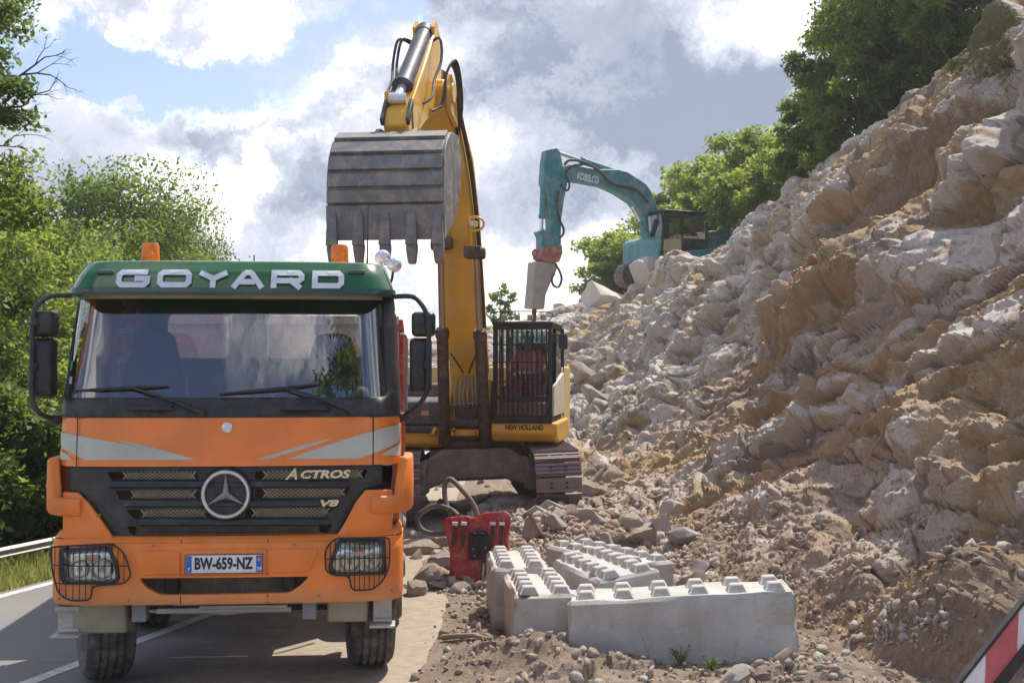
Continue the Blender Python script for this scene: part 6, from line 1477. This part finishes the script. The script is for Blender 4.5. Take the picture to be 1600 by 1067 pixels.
# ================================================================ concrete blocks with studs
M_conc = None
def concrete(nm='concrete', k=.75):
    m, nt, b, out = nodes_mat(nm); v = objvec(nt); n1 = noise_(nt, 1.6, 8, .65, v, .4); n2 = noise_(nt, 9, 8, .75, v); n3 = noise_(nt, 60, 4, .7, v)
    c = mix_(nt, ramp_(nt, n1, .35, .65), (.42, .41, .38), (.58, .57, .54)); c = mix_(nt, mth(nt, 'MULTIPLY', ramp_(nt, n2, .55, .75), .5), c, (.30, .26, .20))
    n5 = noise_(nt, .9, 3, .5, v); c = mix_(nt, mth(nt, 'MULTIPLY', ramp_(nt, n5, .55, .75), .35), c, (.50, .40, .26))
    sc = nt.nodes.new('ShaderNodeTexVoronoi'); sc.inputs['Scale'].default_value = 14; nt.links.new(v, sc.inputs['Vector'])
    c = mix_(nt, ramp_(nt, sc.outputs['Distance'], .07, .02), c, (.16, .15, .14))
    sp = nt.nodes.new('ShaderNodeSeparateXYZ'); nt.links.new(v, sp.inputs[0])
    lo = ramp_(nt, mth(nt, 'ADD', sp.outputs[2], mth(nt, 'MULTIPLY', mth(nt, 'SUBTRACT', n2, .5), .5)), .20, .02); c = mix_(nt, mth(nt, 'MULTIPLY', lo, k), c, (.34, .26, .19))
    st = nt.nodes.new('ShaderNodeMapping'); st.inputs['Scale'].default_value = (9, 9, .7); nt.links.new(v, st.inputs[0]); c = mix_(nt, mth(nt, 'MULTIPLY', ramp_(nt, noise_(nt, 1.0, 5, .6, st.outputs[0]), .52, .72), .3), c, (.36, .33, .28))
    c = mix_(nt, mth(nt, 'MULTIPLY', ramp_(nt, noise_(nt, 3.2, 9, .8, v, 1.5), .56, .60), .45), c, (.33, .30, .26)); nt.links.new(c, b.inputs['Base Color']); b.inputs['Roughness'].default_value = .85
    h = mth(nt, 'SUBTRACT', mth(nt, 'ADD', mth(nt, 'MULTIPLY', n2, .5), mth(nt, 'MULTIPLY', n3, .3)), mth(nt, 'MULTIPLY', ramp_(nt, sc.outputs['Distance'], .07, .02), .5)); bump_(nt, b, h, .45, .02); return m
M_conc = concrete(); M_stud = concrete('concrete_stud', 0.0)
def block(label, loc, rot, L=1.8, W=.6, H=.6, nx=6, ny=2, miss=()):
    t = thing('concrete_block', label, 'concrete block', loc, rot, 'studded concrete blocks dumped on the dirt')
    bm = bmesh.new(); bmesh.ops.create_cube(bm, size=1); bmesh.ops.scale(bm, vec=(L, W, H), verts=bm.verts); bmesh.ops.translate(bm, vec=(0, 0, H/2), verts=bm.verts)
    bmesh.ops.bevel(bm, geom=bm.edges[:], offset=.028, segments=1, affect='EDGES'); bmesh.ops.subdivide_edges(bm, edges=[e for e in bm.edges if e.calc_length() > .12], cuts=7, use_grid_fill=True)
    V = np.array([v.co[:] for v in bm.verts]); n = fbm(V*6+L*7+loc[0]*5, 3, 3)*.006+fbm(V*1.5+loc[0]*9, 2, 9)*.006; ed = (np.sort(np.abs(V-[0, 0, H/2])/[L/2, W/2, H/2], 1)[:, 1] > .86); n = n-ed*np.maximum(fbm(V*7+loc[0]*11, 3, 14)-.12, 0)*.10
    for v, d in zip(bm.verts, n): v.co += v.normal*d
    me = bpy.data.meshes.new('block_body'); bm.to_mesh(me); bm.free(); me.materials.append(M_conc); finish(link(bpy.data.objects.new('block_body', me), t), smooth=30)
    sp = MB(); a, k, h = .080, .048, .058; sp.loft([[Vector((x*q, y*q, z)) for x, y in ((-1, -1), (1, -1), (1, 1), (-1, 1))] for q, z in ((a, -.01), (a, .0), (k, h))]); s0 = None
    for i in range(nx):
        for j in range(ny):
            if (i, j) in miss: continue
            if s0 is None: s0 = sp.build('stud', M_stud, t, bevel=.012); o = s0
            else: o = s0.copy(); C.objects.link(o); o.parent = t
            o.location = (-L/2+L*(i+.5)/nx, -W/2+W*(j+.5)/ny, H)
    return t
def yawdir(dx, dy): return math.atan2(dy, dx)
g = P(1072, 940, 10.05); block('long near concrete block lying crosswise, closest to the camera, two full rows of studs', (g.x+.01, 10.28, -.12), (0, R(-3.4), R(-3)), L=1.78, W=.6, H=.69)
block('narrow concrete block pointing at the camera, left of the long crosswise block', (.225, 10.78, -.03), (0, 0, R(95)), L=1.1, W=.52, H=.57, nx=5)
block('leftmost concrete block, beside the red plate, behind the one pointing at the camera', (.045, 11.95, .0), (0, 0, R(94)), L=1.12, W=.52, H=.57, nx=5)
block('concrete block directly behind the left half of the long one', (.90, 11.5, .02), (R(-8), 0, R(106)), L=1.25, W=.58, H=.58)
block('rearmost concrete block on the right, in front of the rubble slope', (.97, 12.98, -.10), (0, 0, R(119)), L=1.55, W=.56, H=.58)
# ================================================================ red attachment plate with hoses
def build_red():
    o = P(748, 925, 13.9); t = thing('quick_coupler', 'dusty red steel attachment plate standing on the dirt left of the concrete blocks', 'excavator attachment', (o.x, 13.9, .0), (R(-7), R(3.5), R(-4))); M = mat_of(t); MI = M.inverted()
    def q(px, py): v = on(MI, px, py, 1, -.12); return (v.x, v.z)
    out = [q(*p) for p in ((711, 925), (706, 890), (701, 850), (695, 830), (692, 815), (699, 808), (730, 805), (738, 809), (745, 808), (754, 801), (790, 798), (798, 806), (797, 822), (793, 840), (796, 870), (795, 918), (750, 926))]
    mb = MB(); mb.prism(rpoly(out, .03), lambda a, b, d: Vector((a, d, b)), -.14, -.09); bd = mb.build('face_plate', M_redp, t, bevel=.01)
    x0, x1 = q(700, 860)[0], q(795, 860)[0]; zt = q(745, 812)[1]; mb = MB(); mb.box(((x0+x1)/2, .06, zt*.48), (x1-x0-.05, .30, zt*.92)); mb.build('box_body', M_redp, t, bevel=.03)
    for xx in (712, 726, 771, 785):
        c = q(xx, 818); mb = MB(); mb.box((c[0], -.15, c[1]-.12), (.035, .012, .26)); rb = mb.build('slot', M_dark, t); mb = MB(); mb.cyl((c[0]-.03, -.165, c[1]), (c[0]+.03, -.165, c[1]), .022, n=12); mb.build('pin', M_chrome, rb)
    ri = MB()
    for xx in (705, 719, 733, 764, 778, 792): c = q(xx, 830); ri.box((c[0], -.155, c[1]), (.018, .03, .30))
    ri.build('ribs', M_redp, t, bevel=.004)
    pts = [q(*p) for p in ((733, 842), (736, 831), (750, 828), (762, 829), (766, 842), (768, 872), (734, 874))]; mb = MB(); mb.prism(rpoly(pts, .015), lambda a, b, d: Vector((a, d, b)), -.22, -.13); vb = mb.build('hydraulic_block', plain('block_black', (.02, .022, .022), .5), t, bevel=.008)
    for px, py in ((742, 836), (753, 836), (750, 849), (750, 863)): c = q(px, py); mb = MB(); mb.lathe([(.012, -.02), (.016, .015), (.026, .02), (.03, .01), (.03, -.02)], (c[0], -.225, c[1]), (0, -1, 0), 16); mb.build('port', M_black, vb, smooth=40)
    for px, py in ((741, 857), (760, 855), (743, 868)): c = q(px, py); MB().ball((c[0], -.225, c[1]), .011, 10, 6).build('bolt', plain('brass', (.6, .48, .25), .35, .7), vb, smooth=60)
    c = q(755, 898); mb = MB(); mb.box((c[0], -.15, c[1]), (.05, .03, .30)); mb.build('slot', M_dark, t, bevel=.01); mb = MB(); mb.box((c[0], -.17, c[1]+.02), (.025, .02, .22)); mb.build('latch_bar', painted('worn_bar', (.5, .42, .36), .5, amount=.4), t, bevel=.006)
    def hose(pts, r=.03):
        P3 = [Vector((*[on(MI, x, y, 1, d)][0].xyz,)) for x, y, d in pts]; sm = []
        for i in range(len(P3)-1):
            p0, p1, p2, p3 = P3[max(i-1, 0)], P3[i], P3[i+1], P3[min(i+2, len(P3)-1)]
            for k in range(8): u = k/8; sm.append(.5*((2*p1)+(p2-p0)*u+(2*p0-5*p1+4*p2-p3)*u*u+(3*p1-p0-3*p2+p3)*u**3))
        MB().tube(sm+[P3[-1]], r, 10).build('hose', M_hose, t, smooth=60)
    hose([(746, 806, -.02), (738, 785, .02), (722, 765, .1), (705, 749, .2), (696, 755, .25), (695, 775, .25), (700, 795, .2), (706, 805, .1)]); hose([(716, 806, .05), (704, 796, .15), (680, 790, .2), (660, 800, .2), (652, 812, .2), (660, 828, .18), (680, 834, .12), (700, 832, .05)])
build_red()
# ================================================================ striped warning board
def build_board():
    Yb = 4.2; t = thing('warning_board', 'tilted red and white striped warning board with black edge at the lower right corner', 'warning board', P(1560, 1010, Yb)); M = mat_of(t); MI = M.inverted()
    A, B = on(MI, 1790, 699, 1, 0), on(MI, 1372, 1229, 1, 0); d = (B-A); L = d.length; d = d/L; n = Vector((-d.z, 0, d.x)); n = n if n.z < 0 else -n; w = .088
    def q(a, b, y): return A+d*a+n*b+Vector((0, y, 0))
    mb = MB(); mb.prism([(0, 0), (L, 0), (L, w), (0, w)], lambda a, b, y: q(a, b, y), 0, .02); mb.build('board', plain('board_white', (.78, .78, .80), .45), t)
    mb = MB(); mb.prism([(0, -.006), (L, -.006), (L, .004), (0, .004)], lambda a, b, y: q(a, b, y), -.008, .028); mb.build('edge_strip', M_black, t); mb = MB(); mb.prism([(0, w-.004), (L, w-.004), (L, w+.03), (0, w+.03)], lambda a, b, y: q(a, b, y), -.012, .04); mb.build('edge_strip', M_black, t)
    st = .17; sk = -n.x*w/d.x; a = (A-on(MI, 1590, 953, 1, 0)).length % (2*st)-2*st
    while a < L:
        lo, hi = max(a, 0), min(a+st, L)
        pts = [(a, .004), (a+st, .004), (a+st+sk, w-.004), (a+sk, w-.004)]
        if a > 0 and a+sk > 0 and a+st < L and a+st+sk < L: mb = MB(); mb.prism(pts, lambda a_, b_, y: q(a_, b_, y), -.003, .001); mb.build('red_stripe', plain('stripe_red', (.56, .12, .14), .4), t)
        a += 2*st
    for f in (.2, .8): p = q(L*f, w/2, .05); MB().bar(p, (p.x, p.y+.05, -2.2-M.translation.z+2.2-0.0), .04, .04).build('post', M_steel, t)
build_board()
# ================================================================ sticks, weeds
M_wood = painted('dry_wood', (.34, .26, .18), .85, amount=.5, scale=10, bump=.5)
def stick(label, pts, r):
    P3 = [G(x, y, .0) for x, y in pts]
    for p in P3: p.z = surf_z(p.x, p.y)+r*1.2
    t = MB().tube(P3, [r*(1-.5*i/len(P3)) for i in range(len(P3))], 8).build('branch', M_wood, smooth=60); return tag(t, label, 'branch')
stick('bare broken branch on the dirt, the left one nearer the truck wheel', [(692, 1004), (715, 1014), (740, 1024), (762, 1034)], .026)
stick('thin forked branch on the dirt, nearest to the long concrete block', [(764, 1044), (790, 1028), (820, 1018), (858, 1008)], .018)
def weed(label, px, py, h, seed, n=9, Y=None):
    rs = np.random.RandomState(seed); g = G(px, py, 0) if Y is None else P(px, py, Y); z = surf_z(g.x, g.y); t = thing('weed', label, 'plant', (g.x, g.y, z)); mb = MB(); cs = []
    for i in range(n):
        e = Vector((rs.uniform(-.6, .6)*h, rs.uniform(-.3, .3)*h, h*rs.uniform(.5, 1))); mb.tube([(0, 0, -.02), e*.5+Vector((0, 0, h*.1)), e], [.004, .003, .0015], 4)
        for k in np.linspace(.35, 1, 7): cs.append(np.array(e*k)+rs.normal(size=3)*.012)
    mb.build('stem', plain('weed_stem', (.12, .13, .05), .8), t, fix=False); cs = np.array(cs); link(bpy.data.objects.new('leaves', leaf_mesh('leaves', cs, .016, rs, ML_mid, rs.rand(len(cs)))), t)
weed('small green weed at the foot of the long concrete block, the taller of two', 1064, 1050, .16, 1); weed('low green weed in front of the long concrete block, left of the grey boulder', 1112, 1060, .09, 2, 12)
def twig_up():
    g = G(1018, 1052, 0); t = MB(); z = surf_z(g.x, g.y); t.tube([(g.x, g.y, z-.02), (g.x-.03, g.y, z+.12), (g.x-.10, g.y+.02, z+.30)], [.005, .004, .002], 5); t.tube([(g.x-.03, g.y, z+.12), (g.x+.02, g.y, z+.2), (g.x+.0, g.y, z+.26)], [.003, .002, .001], 4)
    tag(t.build('twig', M_wood, fix=False), 'thin upright twig standing in front of the long concrete block', 'twig')
twig_up()
w = hit_slope(1372, 680)
if w is not None:
    mb = MB(); pts = [P(px, py, float(w[1])-.45) for px, py in ((1372, 632), (1381, 655), (1378, 680), (1362, 703), (1355, 725), (1350, 744))]; mb.tube(pts, [.006, .008, .01, .01, .009, .006], 6); mb.tube([pts[0], pts[0]+Vector((-.06, 0, .03))], [.005, .002], 5); mb.build('root', M_wood, fix=False); tag(bpy.data.objects['root'], 'pale dangling root on the rock slope above the long concrete block', 'root')
# hi-vis jacket hanging in the truck cab
def build_jacket():
    q = tp(192, 540, 1.75); t = thing('jacket', 'orange and pink hi-vis jacket hanging inside the truck cab at the left', 'jacket', TM @ Vector((q.x, 1.75, q.z)), (0, 0, TYAW)); rs = np.random.RandomState(2)
    for nm, dx, w, z0, z1, mat in (('jacket_body', 0, .16, -.30, .28, M_hvis), ('lining', .13, .07, -.05, .32, plain('pink_lining', (.55, .06, .22), .9))):
        rings = []
        for k in range(9):
            z = z0+(z1-z0)*k/8; rings.append([Vector((dx+w*(1-.45*(k/8)**3)*math.cos(a)*(1+.12*math.sin(a*5+k)), .05*math.sin(a)*(1+.3*math.sin(a*3)), z+.02*math.sin(a*4))) for a in np.linspace(0, 2*math.pi, 20, endpoint=False)])
        MB().loft(rings).build(nm, mat, t, smooth=60)
    MB().box((-.02, -.065, -.12), (.26, .02, .05), (0, R(8), 0)).build('reflective_strip', M_reflect, t); MB().box((.0, -.065, .12), (.2, .02, .04), (0, R(-8), 0)).build('reflective_strip', M_reflect, t)
    MB().tube([(0, 0, .28), (.02, 0, .34), (0, .02, .38)], .006, 6).build('hanger', M_dark, t)
build_jacket()
# ================================================================ dusty air
def build_haze():
    mb = MB(); mb.box((0, 30, 8), (240, 190, 34)); m = bpy.data.materials.new('haze'); m.use_nodes = True; nt = m.node_tree; nt.nodes.clear()
    out = nt.nodes.new('ShaderNodeOutputMaterial'); v = nt.nodes.new('ShaderNodeVolumePrincipled'); v.inputs['Density'].default_value = .0008; v.inputs['Color'].default_value = (.93, .95, 1, 1); v.inputs['Anisotropy'].default_value = .35
    nt.links.new(v.outputs[0], out.inputs['Volume']); tag(mb.build('haze', m), 'thin bright dusty air over the whole site', 'haze', kind='stuff')
build_haze()
